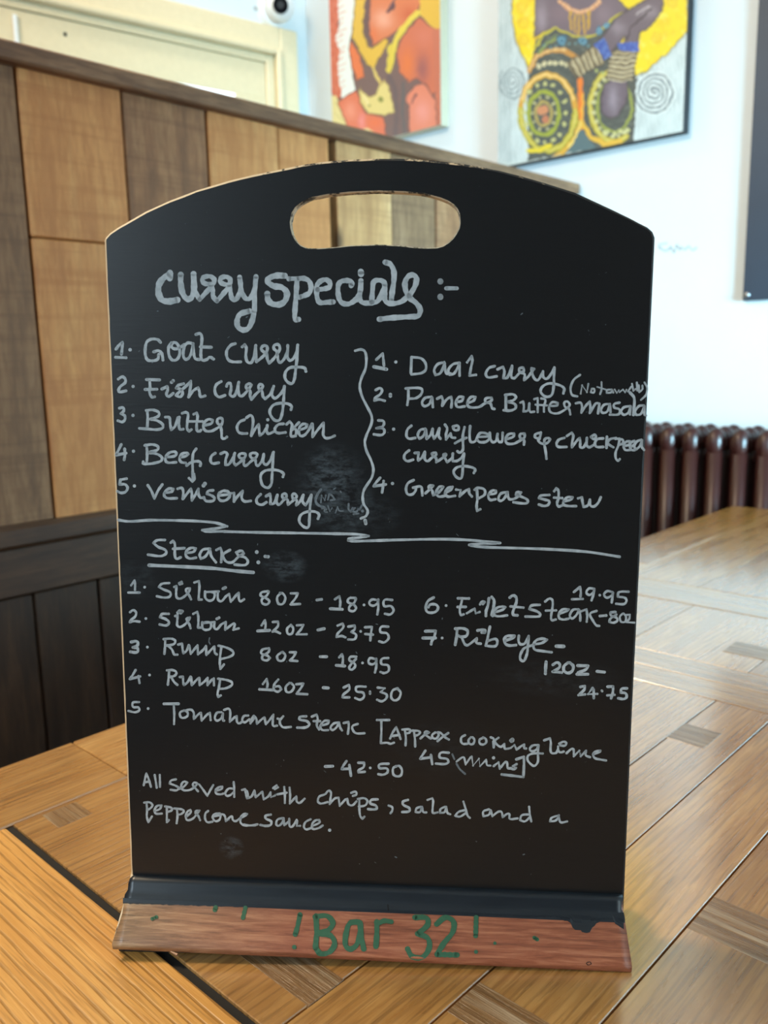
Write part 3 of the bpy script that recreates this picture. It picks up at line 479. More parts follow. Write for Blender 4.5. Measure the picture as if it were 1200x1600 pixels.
(f1,"5|92,545 193,542 180,600 157,640 150,672 ; 5|67,612 193,612 ; 5|258,612 ; 5|405,540 400,600 387,678 ; 5|387,520 460,517 508,540 498,590 440,600 420,590 ; 450,600 480,670 510,683 600,615 597,660 638,668 ; 5|607,537 678,532 680,558 650,558 ; 730,500 715,570 702,640 687,688 780,693 803,660 788,622 710,640 ; 5|880,638 960,610 973,592 900,592 872,620 882,668 920,686 985,682 ; 1015,590 1012,640 1030,673 1070,668 1100,620 1112,592 1105,680 1097,760 1078,820"),
(PX,"821,1028 818,1033 813,1030 813.5,1022 819,1013 832,1008"),
(f2,"150,640 220,628 268,597 230,587 172,600 142,640 152,688 220,703 310,715 ; 6|355,658 425,660"),
(f3,"5.5|155,162 150,230 148,283 ; 4.8|225,192 270,167 298,190 288,225 222,263 318,272 ; 5.2|385,170 342,205 342,255 385,278 428,255 438,205 402,170 ; 5|482,200 593,202 570,240 490,273 ; 5|475,290 590,290 ; 5|685,260 763,268 ; 4.6|512,422 558,412 553,450 492,508 560,500 ; 4.2|640,432 592,498 688,495 ; 4.2|650,447 652,540 ; 4|735,460 740,467 ; 4.6|795,420 853,417 850,480 832,540 ; 4.2|792,510 868,505 ; 4.6|998,437 942,442 932,480 985,490 993,530 960,548 907,540")]),
]
FAINT=[('rubbed-out remains of a note in brackets',2.2,[
(f8,"4|290,415 250,470 215,550 225,610 270,650 330,670 360,700 ; 3|290,600 300,500 345,570 360,500 ; 3|390,560 410,480 450,500 490,560 430,570 ; 300,690 350,680 340,730 380,740 ; 390,650 420,730 450,680 ; 500,750 530,665 555,720 610,725 ; 3|690,620 690,700 720,735 750,680 ; 3|780,680 740,730 800,735 830,700 ; 3|760,770 830,760 ; 3.5|850,700 880,645 ; 5|890,725 ; 570,440 580,455"),
(e7,"2.6|760,470 780,518 ; 3|800,560 830,610 880,655"),
(e3,"2|785,95 780,130 790,150")]),
]
GREEN=[('green hand lettering "!Bar 32!" and loose green ticks',9,[
(f7,"8|137,102 122,170 110,212 ; 8|105,282 ; 225,110 228,200 222,280 ; 220,115 285,110 318,150 290,190 240,203 ; 240,208 305,218 328,262 300,308 250,318 222,285 ; 460,143 412,150 392,200 387,270 412,293 448,270 470,200 ; 468,148 475,225 488,292 ; 560,142 560,210 555,278 ; 8|562,155 600,137 640,142 ; 770,118 835,122 840,160 785,208 ; 790,208 843,235 848,290 810,338 755,333 730,292 ; 890,155 940,118 983,142 978,200 930,260 892,322 ; 892,322 1003,325 ; 8|1108,118 1105,220 ; 7|1107,308"),
((160,1330,2.609),"7|583,230 573,272 ; 7|462,228 458,240 ; 6|203,275 220,268"),
((600,1330,2.609),"6|452,375 ; 6|612,352 625,360")]),
]

# ------------------------------------------------------------------ stroke thickness etc. done; scribble on the back wall
V, Fc = [], []
def wallmap(x, y, lift=0):
    p = at(x, y, (0, YW-lift, 0), (0, 1, 0)); return p
for k, (w_, pts) in enumerate(parse("3|1030,386 1040,392 1048,386 1053,394 1058,383 1062,390 ; 2|1030,382 1042,380 ; 2.5|1064,386 1070,390 1076,385 1082,391 1088,387", 0, 0, 1)):
    ribbon(V, Fc, pts, w_, .0006, wallmap, k)
mesh('trim_1', V, Fc, plain('pencil_smudge', srgb(168, 184, 190), .8))['kind'] = 'structure'
bpy.data.objects['trim_1']['label'] = 'faint grey scribble rubbed on the white wall'

# ------------------------------------------------------------------ table (top at TZ)
TZ = CZ-.337
XE, XR_, Y0, Y1 = -.7035, .12, .100, 1.862
YG = .2335
table = empty('dining_table', ((XE+XR_)/2, (Y0+Y1)/2, 0))
tag(table, 'long oak plank table with a dark grooved end board, under the chalkboard', 'table')
bpy.context.view_layer.update()
def tp(name, lo, hi, mat, bev=.0008, seg=1, **k):
    o = box(name, lo, hi, mat, None, bev, seg); o.parent = table; o.location = Vector(o.location)-table.location
    for a, b_ in k.items(): o[a] = b_
    return o
TH = .030
g = .0006
tp('sub_top', (XE+.012, Y0+.012, TZ-TH-.018), (XR_-.012, Y1-.012, TZ-TH-.0005), M['gap'])
XS = -.606      # inner edge of the side board
END = 0.
zt = TZ-TH
# long side board in three lengths
tp('side_board', (XE, Y0, zt), (XS, .3305, TZ+.0000), M['oakY'], .0012)
tp('side_board', (XE, .3312, zt), (XS, 1.262, TZ), M['oakY2'], .0012)
tp('side_board', (XE, 1.2627, zt), (XS, Y1, TZ), M['oakY'], .0012)
# end boards, grain across the table, proud of the rest
tp('end_board', (XS+.0012, Y0, zt), (XR_, YG-.0052, TZ+END), M['oakX'], .0016, 2)
tp('groove_shade_strip', (XS, YG-.0054, zt), (XR_-.001, YG+.0004, TZ-.0022), M['gap'], 0)  # added dark strip, its black stands for the shade and dirt in the groove
# planks between the cross strips
def planks(y0, y1, xs, mats):
    for k, (a, b_) in enumerate(zip(xs, xs[1:])):
        tp('plank', (a+g, y0+g, zt), (b_-g, y1-g, TZ-random.random()*.0003), mats[k % len(mats)], .0005)
xs1 = [XS, -.452, -.3055, -.2495, -.1845, -.068, .046, XR_]
planks(YG, .793, xs1, [M['oakY'], M['oakY2']])
planks(.8865, 1.088, [XS, -.455, -.31, -.205, -.07, XR_], [M['oakY'], M['oakY2']])
planks(1.177, Y1, [XS, -.489, -.36, -.24, -.12, 0, XR_], [M['oakY2'], M['oakY']])
tp('cross_strip', (XS+g, .7942, zt), (XR_, .8382, TZ), M['oakX2'], .0003)
tp('cross_strip', (XS+g, .8398, zt), (XR_, .8855, TZ), M['oakX2'], .0003)
tp('cross_strip', (XS+g, 1.0898, zt), (XR_, 1.1755, TZ), M['oakX2'], .0003)
# scuffed inlaid patches let into the planks
def patch(cx, cy, lx, ly, rot=0):
    o = tp('inlay_patch', (cx-lx/2, cy-ly/2, TZ-.003), (cx+lx/2, cy+ly/2, TZ+.0002), M['patch'], .0003)
    o.rotation_euler.z = rot; return o
def Tp(x, y): return at(x, y, (0, 0, TZ), (0, 0, 1))
PATCHES = [(-.6005, -.574, .254, .281), (-.38, -.305, .2585, .285), (-.2485, -.188, .3045, .333), (-.1835, -.125, .450, .490), (-.306, -.272, .684, .723), (-.356, -.29, .935, .978)]
for x0_, x1_, y0_, y1_ in PATCHES: patch((x0_+x1_)/2, (y0_+y1_)/2, x1_-x0_, y1_-y0_)
for sx in (XE+.06, XR_-.06):
    for sy in (Y0+.07, Y1-.07):
        tp('leg', (sx-.04, sy-.04, 0), (sx+.04, sy+.04, zt-.018), M['oakleg'], .003)
tp('apron', (XE+.05, Y0+.10, zt-.10), (XE+.072, Y1-.10, zt-.018), M['oakY'], .001)
tp('apron', (XR_-.072, Y0+.10, zt-.10), (XR_-.05, Y1-.10, zt-.018), M['oakY'], .001)

# ------------------------------------------------------------------ chalkboard sign
O = np.array([-0.31848627, 0.32300492, CZ-.305095]); BYAW, BLEAN, BROL = 0.69122584, 0.0407115, -0.0219448
hx = np.array([math.cos(BYAW), math.sin(BYAW), 0]); hn = np.array([-math.sin(BYAW), math.cos(BYAW), 0])
up = math.cos(BLEAN)*np.array([0, 0, 1.])+math.sin(BLEAN)*hn
bx = math.cos(BROL)*hx+math.sin(BROL)*up; bu = -math.sin(BROL)*hx+math.cos(BROL)*up; bn = np.cross(bu, bx); 
if bn@hn < 0: bn = -bn
sign = empty('chalkboard_sign', tuple(O))
sign.matrix_world = Matrix(((bx[0], bn[0], bu[0], O[0]), (bx[1], bn[1], bu[1], O[1]), (bx[2], bn[2], bu[2], O[2]), (0, 0, 0, 1)))
tag(sign, 'black tabletop chalkboard menu with arched top and handle slot, on a wooden rail', 'sign')
def loc(p): d = np.asarray(p)-O; return np.array([d@bx, d@bn, d@bu])
def bmap(x, y, lift=0):
    p = loc(at(x, y, O-bn*lift, bn)); return p
outer_px = [(204.5, 1366), (188.5, 980), (175, 660), (163, 385), (162.6, 376), (164, 371.5), (171, 364), (184, 355), (198, 347), (227.5, 330), (265, 313), (307, 297),
 (357, 282), (394, 273), (432, 265.4), (470, 257.5), (507, 252), (545, 249), (582, 247.5), (638, 247.5), (662, 249.5), (692, 252), (725, 256), (752, 260.5), (779, 266), (815, 275), (850, 285), (900, 301),
 (954, 326), (985, 341), (1000, 349), (1012, 355), (1020, 362), (1023.5, 371), (1023, 385), (1010.5, 650), (998.5, 900), (988, 1110), (975.5, 1399)]
hole_px = [(454.3, 347), (457, 333), (462, 325), (469, 319), (478, 313.5), (487, 309.5), (513, 304.5), (546, 301), (590, 299), (631, 300.3), (662, 303), (688, 310), (700, 315), (709, 321), (714, 327), (717, 334),
 (718.3, 347), (717, 356), (713, 364), (707.5, 372), (700, 379), (692, 384), (683, 386.5), (666, 387), (650, 386.3), (624, 383.5), (590, 381.8), (546, 383.5), (515, 386.8), (496, 388), (480, 387.5), (470, 383), (463, 376), (457.5, 366), (455, 356)]
def inset(pts, d):
    n = len(pts); out = []
    for i in range(n):
        a, b_, c_ = np.array(pts[i-1]), np.array(pts[i]), np.array(pts[(i+1) % n])
        d1 = (b_-a)/np.linalg.norm(b_-a); d2 = (c_-b_)/np.linalg.norm(c_-b_)
        n1 = np.array([-d1[1], d1[0]]); n2 = np.array([-d2[1], d2[0]]); m = n1+n2; m /= (m@m)/2
        out.append(b_+m*d)
    return out
def xz(px): return [(lambda p: (p[0], p[2]))(bmap(*q)) for q in px]
OUT = xz(outer_px); HOLE = xz(hole_px)
OUT = [(OUT[0][0], -.012)]+OUT+[(OUT[-1][0], -.012)]
rnd = random.Random(3)
def dens(pts, step):
    r = []
    for i in range(len(pts)):
        a, b_ = np.array(pts[i]), np.array(pts[(i+1) % len(pts)]); n = max(1, int(np.linalg.norm(b_-a)/step))
        for k in range(n): r.append(tuple(a+(b_-a)*k/n))
    return r
OUT = dens(OUT, .006); HOLE = dens(HOLE, .004)
def area2(p): return sum(p[i-1][0]*p[i][1]-p[i][0]*p[i-1][1] for i in range(len(p)))/2
# OUT runs left side up, over, right side down = clockwise seen from the front
TB = .0058; BV = .0011
def ring(bm, pts, y): return [bm.verts.new((p[0], y, p[1])) for p in pts]
bm = bmesh.new()
s = -1 if area2(OUT) < 0 else 1
oi_ = inset(OUT, s*BV); oi_ = [(p[0]+rnd.uniform(-1, 1)*.00012, p[1]+rnd.uniform(-1, 1)*.00012) for p in oi_]
h = 1 if area2(HOLE) < 0 else -1
hi_ = inset(HOLE, h*.0005)
A0 = ring(bm, oi_, 0); A1 = ring(bm, OUT, BV*.8); A2 = ring(bm, OUT, TB)
H0 = ring(bm, hi_, 0); H1 = ring(bm, HOLE, .0005); H2 = ring(bm, HOLE, TB)
def loop_edges(r): return [bm.edges.new((r[i-1], r[i])) for i in range(len(r))]
e = loop_edges(A0)+loop_edges(H0); bmesh.ops.triangle_fill(bm, use_beauty=True, edges=e)
for f_ in bm.faces: f_.material_index = 0
nf = len(bm.faces)
e = loop_edges(A2)+loop_edges(H2); bmesh.ops.triangle_fill(bm, use_beauty=True, edges=e)
for ra, rb, mi in ((A0, A1, 1), (A1, A2, 1), (H0, H1, 2), (H1, H2, 2)):
    for i in range(len(ra)):
        f_ = bm.faces.new((ra[i-1], ra[i], rb[i], rb[i-1])); f_.material_index = mi
panel = bm_obj('board_panel', bm, [M['board'], M['edge'], M['hedge']], sign)
# smears of rubbed chalk, in board coordinates
def bc(x, y): p = bmap(x, y); return p[0], p[2]
bl = []
for (x, y, rx, rz, s_) in ((520, 765, .024, .028, .22), (512, 745, .014, .018, .25), (560, 805, .026, .014, .16), (445, 885, .014, .010, .3), (210, 905, .014, .012, .12),
                           (700, 1170, .04, .02, .04), (362, 1325, .008, .008, .3), (870, 1060, .04, .012, .07)):
    cx, cz = bc(x, y); bl.append((cx, cz, rx, rz, s_))
finish_chalk(bl)
# handwriting
nk = 0
for (lab, wd_, chunks) in LINES:
    V, Fc = [], []
    for (org, txt) in chunks:
        for (w_, pts) in parse(txt, *org):
            nk += 1; ribbon(V, Fc, pts, (w_ or wd_)*(.98 if wd_ > 8 else .88), .00010+(nk % 7)*.000004, bmap, nk)
    o = mesh('handwriting', V, Fc, M['chalk'], panel); o['label'] = 'pale marker writing: '+lab if len(lab) < 60 else lab
for (lab, wd_, chunks) in FAINT:
    for ci, (org, txt) in enumerate(chunks):
        V, Fc = [], []
        for (w_, pts) in parse(txt, *org):
            nk += 1; ribbon(V, Fc, pts, w_ or wd_, .00008, bmap, nk)
        o = mesh('faded_handwriting', V, Fc, M['faint'], panel); o['label'] = lab if not ci else 'thin faint slip of the marker'
# specks
V, Fc = [], []; rs = random.Random(11)
for k in range(90):
    x, y = rs.uniform(190, 980), rs.uniform(400, 1350)
    if 205+ (x-600)*0 < x: ribbon(V, Fc, [(x, y), (x+rs.uniform(-3, 3), y+rs.uniform(-2, 3))] if rs.random() < .4 else [(x, y)], rs.choice([.8, 1.1, 1.6]), .00007, bmap, k)
o = mesh('chalk_speck', V, Fc, M['faint'], panel); o['kind'] = 'stuff'

# the rail under the board: moulded profile (n = towards the viewer negative, z up), extruded along the board
def rl(p): d = np.asarray(p)-O; return d
rbx = bx                                   # along the rail
rbu = np.cross(rbx, -hn); rbu = rbu/np.linalg.norm(rbu)
if rbu[2] < 0: rbu = -rbu
rn = np.cross(rbu, rbx); rn /= np.linalg.norm(rn)
if rn@hn < 0: rn = -rn
RM = Matrix(((rbx[0], rn[0], rbu[0], O[0]), (rbx[1], rn[1], rbu[1], O[1]), (rbx[2], rn[2], rbu[2], O[2]), (0, 0, 0, 1)))
PROF = [(.000, .0008), (-.0030, .0006), (-.0048, -.0012), (-.0058, -.0050), (-.0076, -.0068), (-.0092, -.0085), (-.0102, -.0102),
        (-.0150, -.0138), (-.0196, -.0180), (-.0236, -.0222), (-.0266, -.0256), (-.0270, -.0283)]
NB = 6     # profile index where the black paint stops
HB = -.0283
BACK = [(-.0225, HB), (-.0205, None), (.030, None), (.030, -.010), (.022, -.001), (.0062, .0008)]
def rail_px(px, py, lift=0.):
    """photo point -> point on the moulded front face, in rail coordinates"""
    d = ray(px, py); best = None
    for i in range(len(PROF)-1):
        (n0, z0), (n1, z1) = PROF[i], PROF[i+1]
        p0 = O+rn*n0+rbu*z0; e1 = rn*(n1-n0)+rbu*(z1-z0); nn = np.cross(rbx, e1); nn /= np.linalg.norm(nn)
        if nn@d > 0: nn = -nn
        p0 = p0+nn*lift
        q = CAM+d*(((p0-CAM)@nn)/(d@nn)); tt = ((q-p0)@e1)/(e1@e1)
        sc_ = max(0, -tt, tt-1)
        if best is None or sc_ < best[0]: best = (sc_, q)
    q = best[1]-O
    return np.array([q@rbx, q@rn, q@rbu])
xl, xr = rail_px(190, 1420)[0], rail_px(980, 1470)[0]
def railmesh(name, prof_idx, mat, close=False, x0=None, x1=None):
    pass
rail = empty('rail')   # replaced below
bpy.data.objects.remove(rail)
prof = PROF+BACK
n = len(prof); bm = bmesh.new(); rr = random.Random(5)
NX = 60
rings = []
for j in range(NX+1):
    x = xl+(xr-xl)*j/NX
    ring_ = []
    for i, (a, b_) in enumerate(prof):
        dx = 0
        if j == 0: dx = [.0030, .0020, .0016, .0014, .0002, .0004, .0004, .0010, .0004, -.0008, -.0014, -.0008][i] if i < 12 else 0
        if j == NX: dx = [0, 0, -.0008, -.0012, 0, .0002, 0, .0004, .0006, .0010, .0012, .001][i] if i < 12 else 0
        if b_ is None: b_ = min(HB, (TZ+.0006-O[2]-rbx[2]*x)/rbu[2])
        wob = .00015*math.sin(x*40+i)
        ring_.append(bm.verts.new((x+dx, a+(wob if 0 < i < 11 else 0), b_)))
    rings.append(ring_)
for j in range(NX):
    for i in range(n):
        f_ = bm.faces.new((rings[j][i], rings[j][(i+1) % n], rings[j+1][(i+1) % n], rings[j+1][i]))
        f_.material_index = 1 if (i < NB or i >= len(PROF)) else 0
        f_.smooth = i < len(PROF)-1
f0 = bm.faces.new(rings[0]); f1_ = bm.faces.new(rings[-1]); f0.material_index = 2; f1_.material_index = 0
rail = bm_obj('wooden_rail', bm, [M['rail'], M['railblack'], M['hedge']], None)
rail.matrix_world = RM; mw = RM.copy()
rail.parent = sign; rail.matrix_parent_inverse = sign.matrix_world.inverted(); rail['label'] = 'reddish bare wood rail with black painted upper lip'
RPI = RM.inverted() @ sign.matrix_world
def on_rail(o): o.parent = rail; o.matrix_parent_inverse = RPI; return o
def to_sign(v): # rail coords -> sign local coords
    p = O+rbx*v[0]+rn*v[1]+rbu*v[2]; return loc(p)
# green lettering and drips of the black paint on the rail front
def subdiv(pts, step=4):
    out = []
    for a, b_ in zip(pts, pts[1:]):
        a, b_ = np.array(a), np.array(b_); k = max(1, int(np.linalg.norm(b_-a)/step))
        out += [a+(b_-a)*i/k for i in range(k)]
    out.append(np.array(pts[-1])); return out
for (lab, wd_, chunks) in GREEN:
    for ci, (org, txt) in enumerate(chunks):
        V, Fc = [], []
        for (w_, pts) in parse(txt, *org):
            nk += 1
            if ci: V, Fc = [], []
            if len(pts) == 2: pts = subdiv(pts)
            ribbon(V, Fc, pts, (w_ or wd_)*.92, .0003+(nk % 5)*.00001, lambda x, y, l: to_sign(rail_px(x, y, l)), nk)
            if ci: on_rail(mesh('green_tick', V, Fc, M['green']))
        if not ci: o = on_rail(mesh('green_lettering', V, Fc, M['green'])); o['label'] = 'green hand lettering reading !Bar 32!'
# ragged lower border of the black paint: tooth shapes, and the big drip at the right
V, Fc = [], []
def rp(x, y, l=.0002): return to_sign(rail_px(x, y, l))
def edge_y(x): return 1411+ (x-193)*(1434-1411)/(980-193)
xx = 192; rr = random.Random(9); top, bot = [], []
while xx < 979:
    b0 = edge_y(xx)
    extra = rr.uniform(-.5, 3.2) if xx > 560 else rr.uniform(0, 1.6)
    if 872 < xx < 945: extra = float(np.interp(xx, [872, 882, 890, 896, 905, 915, 921, 925, 933, 945], [2, 7, 9, 19, 22, 27, 26, 16, 11, 1]))+rr.uniform(-1.5, 1.5)
    if xx > 958: extra = 8+(xx-958)*.6
    top.append((xx, b0-8)); bot.append((xx, b0+extra)); xx += rr.uniform(2, 5)
for p in zip(top, bot):
    i0 = len(V)
    for k in range(6): V.append(rp(p[0][0], p[0][1]+(p[1][1]-p[0][1])*k/5))
    if i0:
        for k in range(5): Fc.append((i0-6+k, i0+k, i0+k+1, i0-5+k))
on_rail(mesh('black_paint_edge', V, Fc, M['railblack']))
V, Fc = [], []; ribbon(V, Fc, [(917, 1504), (922, 1503), (924, 1506), (919, 1508), (916, 1505)], 1.2, .0003, lambda x, y, l: rp(x, y, l)); on_rail(mesh('knot_mark', V, Fc, M['gap']))
V, Fc = [], []; ribbon(V, Fc, [(606, 1414), (607, 1422)], 2, .0004, lambda x, y, l: rp(x, y, l)); on_rail(mesh('knot_mark', V, Fc, M['gap']))
# splinter under the rail
bm = bmesh.new(); a = rail_px(262, 1489); 
tube(bm, to_sign((a[0], a[1]+.001, HB+.0002)), to_sign((a[0]+.006, a[1]-.0012, HB-.0008)), .0003, .0009, 6)
on_rail(bm_obj('splinter', bm, M['rail']))

# ------------------------------------------------------------------ booth back
booth = tag(empty('booth_seat', (XB, 1.0, 0)), 'tall booth back of mixed reclaimed wood planks under a dark cap rail', 'bench')
bpy.context.view_layer.update()
def bp(name, lo, hi, mat, bev=.002, par=None):
    o = box(name, lo, hi, mat, None, bev); o.parent = booth; o.location = Vector(o.location)-booth.location; return o
YB0 = -.9
ends = [YB0, -.62, -.36, -.12, .10, .335, .582, .742, .896, 1.047, 1.172, 1.188, 1.343, 1.482, 1.60, 1.74, 1.86, 2.035]
tone = [0, 2, 1, 3, 0, 2, 0, 1, 0, 0, None, 3, 2, 1, 3, 0, 2]
for k, (a, b_) in enumerate(zip(ends, ends[1:])):
    if tone[k] is None: continue
    m = M['booth%d' % tone[k]]; dp = [.0, .003, .001, .004, .002][k % 5]
    if abs(a-.582) < .001:
        bp('plank', (XB-.02, a+.0015, 1.2635), (XB+dp, b_-.0015, 1.49), m)
        bp('plank', (XB-.02, a+.0015, .84), (XB+dp+.001, b_-.0015, 1.2615), m)
    else: bp('plank', (XB-.02, a+.0015, .84), (XB+dp, b_-.0015, 1.49), m)
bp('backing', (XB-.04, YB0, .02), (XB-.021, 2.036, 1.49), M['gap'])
bp('cap_rail', (XB-.045, YB0, 1.486), (XB+.024, 2.038, 1.512), M['boothcap'], .003)
bp('ledge', (XB-.02, YB0, .824), (XB+.018, 2.036, .858), M['dark'], .006)
bp('mid_rail', (XB-.02, YB0, .752), (XB+.006, 2.036, .8235), M['dark'], .002)
lows = [YB0, -.55, -.3, -.05, .18, .38, .537, .642, .80, .98, 1.16, 1.34, 1.52, 1.7, 1.88, 2.034]
for a, b_ in zip(lows, lows[1:]): bp('lower_plank', (XB-.02, a+.0015, .44), (XB+random.choice([.0, .002]), b_-.0015, .750), M['darkZ'], .002)
bp('seat', (XB+.004, YB0, .40), (XB+.40, 1.78, .44), M['dark'], .006)
bp('seat_box', (XB+.004, YB0, .001), (XB+.36, 1.78, .40), M['darkZ'], .002)

# ------------------------------------------------------------------ radiator against the back wall
rad = tag(empty('radiator', (-.6, YW-.09, 0)), 'dark red cast iron column radiator below the white wall', 'radiator')
bpy.context.view_layer.update()
def section():
    bm = bmesh.new()
    for yy in (-.05, 0, .05):
        ball(bm, (0, yy, .83), .027, (.82, .9, 1.25)); 
        tube(bm, (0, yy, .12), (0, yy, .83), .0185, n=10)
        ball(bm, (0, yy, .12), .025, (.85, .9, 1.1))
    tube(bm, (0, -.05, .835), (0, .05, .835), .021, n=10); tube(bm, (0, -.05, .12), (0, .05, .12), .019, n=10)
    tube(bm, (-.0272, 0, .80), (.0272, 0, .80), .016, n=10); tube(bm, (-.0272, 0, .14), (.0272, 0, .14), .016, n=10)
    me = bpy.data.meshes.new('section'); bm.to_mesh(me); bm.free(); me.polygons.foreach_set('use_smooth', [True]*len(me.polygons)); me.materials.append(M['rad']); return me
sme = section()
for k in range(16):
    o = bpy.data.objects.new('section', sme); C.objects.link(o); o.parent = rad
    o.location = (-.873-2*.0548+k*.0548+.6, 0, .052)
for k in (0, 15):
    bm = bmesh.new(); x = -.873-2*.0548+k*.0548
    for yy in (-.05, .05): tube(bm, (0, yy, 0), (0, yy, .17), .02, .014, 10)
    o = bm_obj('foot', bm, M['rad'], rad, True); o.location = (x+.6, 0, 0)

# ------------------------------------------------------------------ paintings: fine grids carrying the paint colours
def inpoly(X, Y, poly):
    r = np.zeros(X.shape, bool); n = len(poly)
    for i in range(n):
        x0, y0 = poly[i-1]; x1, y1 = poly[i]
        if y0 == y1: continue
        c = ((y0 > Y) != (y1 > Y)) & (X < (x1-x0)*(Y-y0)/(y1-y0)+x0); r ^= c
    return r
def linear(c): c = np.asarray(c, float)/255; return np.where(c > .04, ((c+.055)/1.055)**2.4, c/12.92)
class Paint:
    def __init__(s, X, Y, seed):
        s.X, s.Y = X, Y; s.c = np.zeros(X.shape+(3,)); s.r = np.random.RandomState(seed)
        s.w = s.fbm(18, 2.5); s.w2 = s.fbm(18, 2.5)
        s.gx, s.gy = X, Y
        s.X = X+s.w*6; s.Y = Y+s.w2*6
    def fbm(s, scale, amp=1, sx=1, sy=1):
        out = 0
        for o in range(3):
            k = (1.9**o)/scale
            a = s.r.uniform(0, 6.28, 6); d = s.r.uniform(0, 6.28, 6)
            out = out+sum(np.sin((s.X*math.cos(q)*sx+s.Y*math.sin(q)*sy)*k*(1+.3*i)+p) for i, (q, p) in enumerate(zip(a, d)))/6/(1.6**o)
        return out
    def put(s, m, col, a=1.):
        col = linear(col); m = np.asarray(m, float)*a; s.c = s.c*(1-m[..., None])+col*m[..., None]
    def poly(s, p, col, a=1., outline=None, ow=5):
        s.put(inpoly(s.X, s.Y, p), col, a)
        if outline: s.line(list(p)+[p[0]], ow+6, outline, .35); s.line(list(p)+[p[0]], ow*.6, outline, .6)
    def dist(s, pts):
        D_ = np.full(s.X.shape, 1e9)
        for (x0, y0), (x1, y1) in zip(pts, pts[1:]):
            dx, dy = x1-x0, y1-y0; L = dx*dx+dy*dy+1e-9
            t_ = np.clip(((s.X-x0)*dx+(s.Y-y0)*dy)/L, 0, 1); D_ = np.minimum(D_, np.hypot(s.X-x0-t_*dx, s.Y-y0-t_*dy))
        return D_
    def line(s, pts, w_, col, a=1.): s.put(np.clip((w_/2+2-s.dist(pts))/3, 0, 1), col, a)
    def glow(s, c, rx, ry, col, a=.7, clip=None):
        m = np.exp(-(((s.X-c[0])/rx)**2+((s.Y-c[1])/ry)**2)); 
        if clip is not None: m = m*inpoly(s.X, s.Y, clip)
        s.put(m, col, a)
    def ell(s, c, rx, ry, w_, col, a=1., a0=0, a1=360):
        ts = [math.radians(a0+(a1-a0)*k/28) for k in range(29)]
        s.line([(c[0]+rx*math.cos(q), c[1]+ry*math.sin(q)) for q in ts], w_, col, a)
    def dot(s, c, r, col, a=1.): s.put(np.clip((r+1.5-np.hypot(s.X-c[0], s.Y-c[1]))/3, 0, 1), col, a)

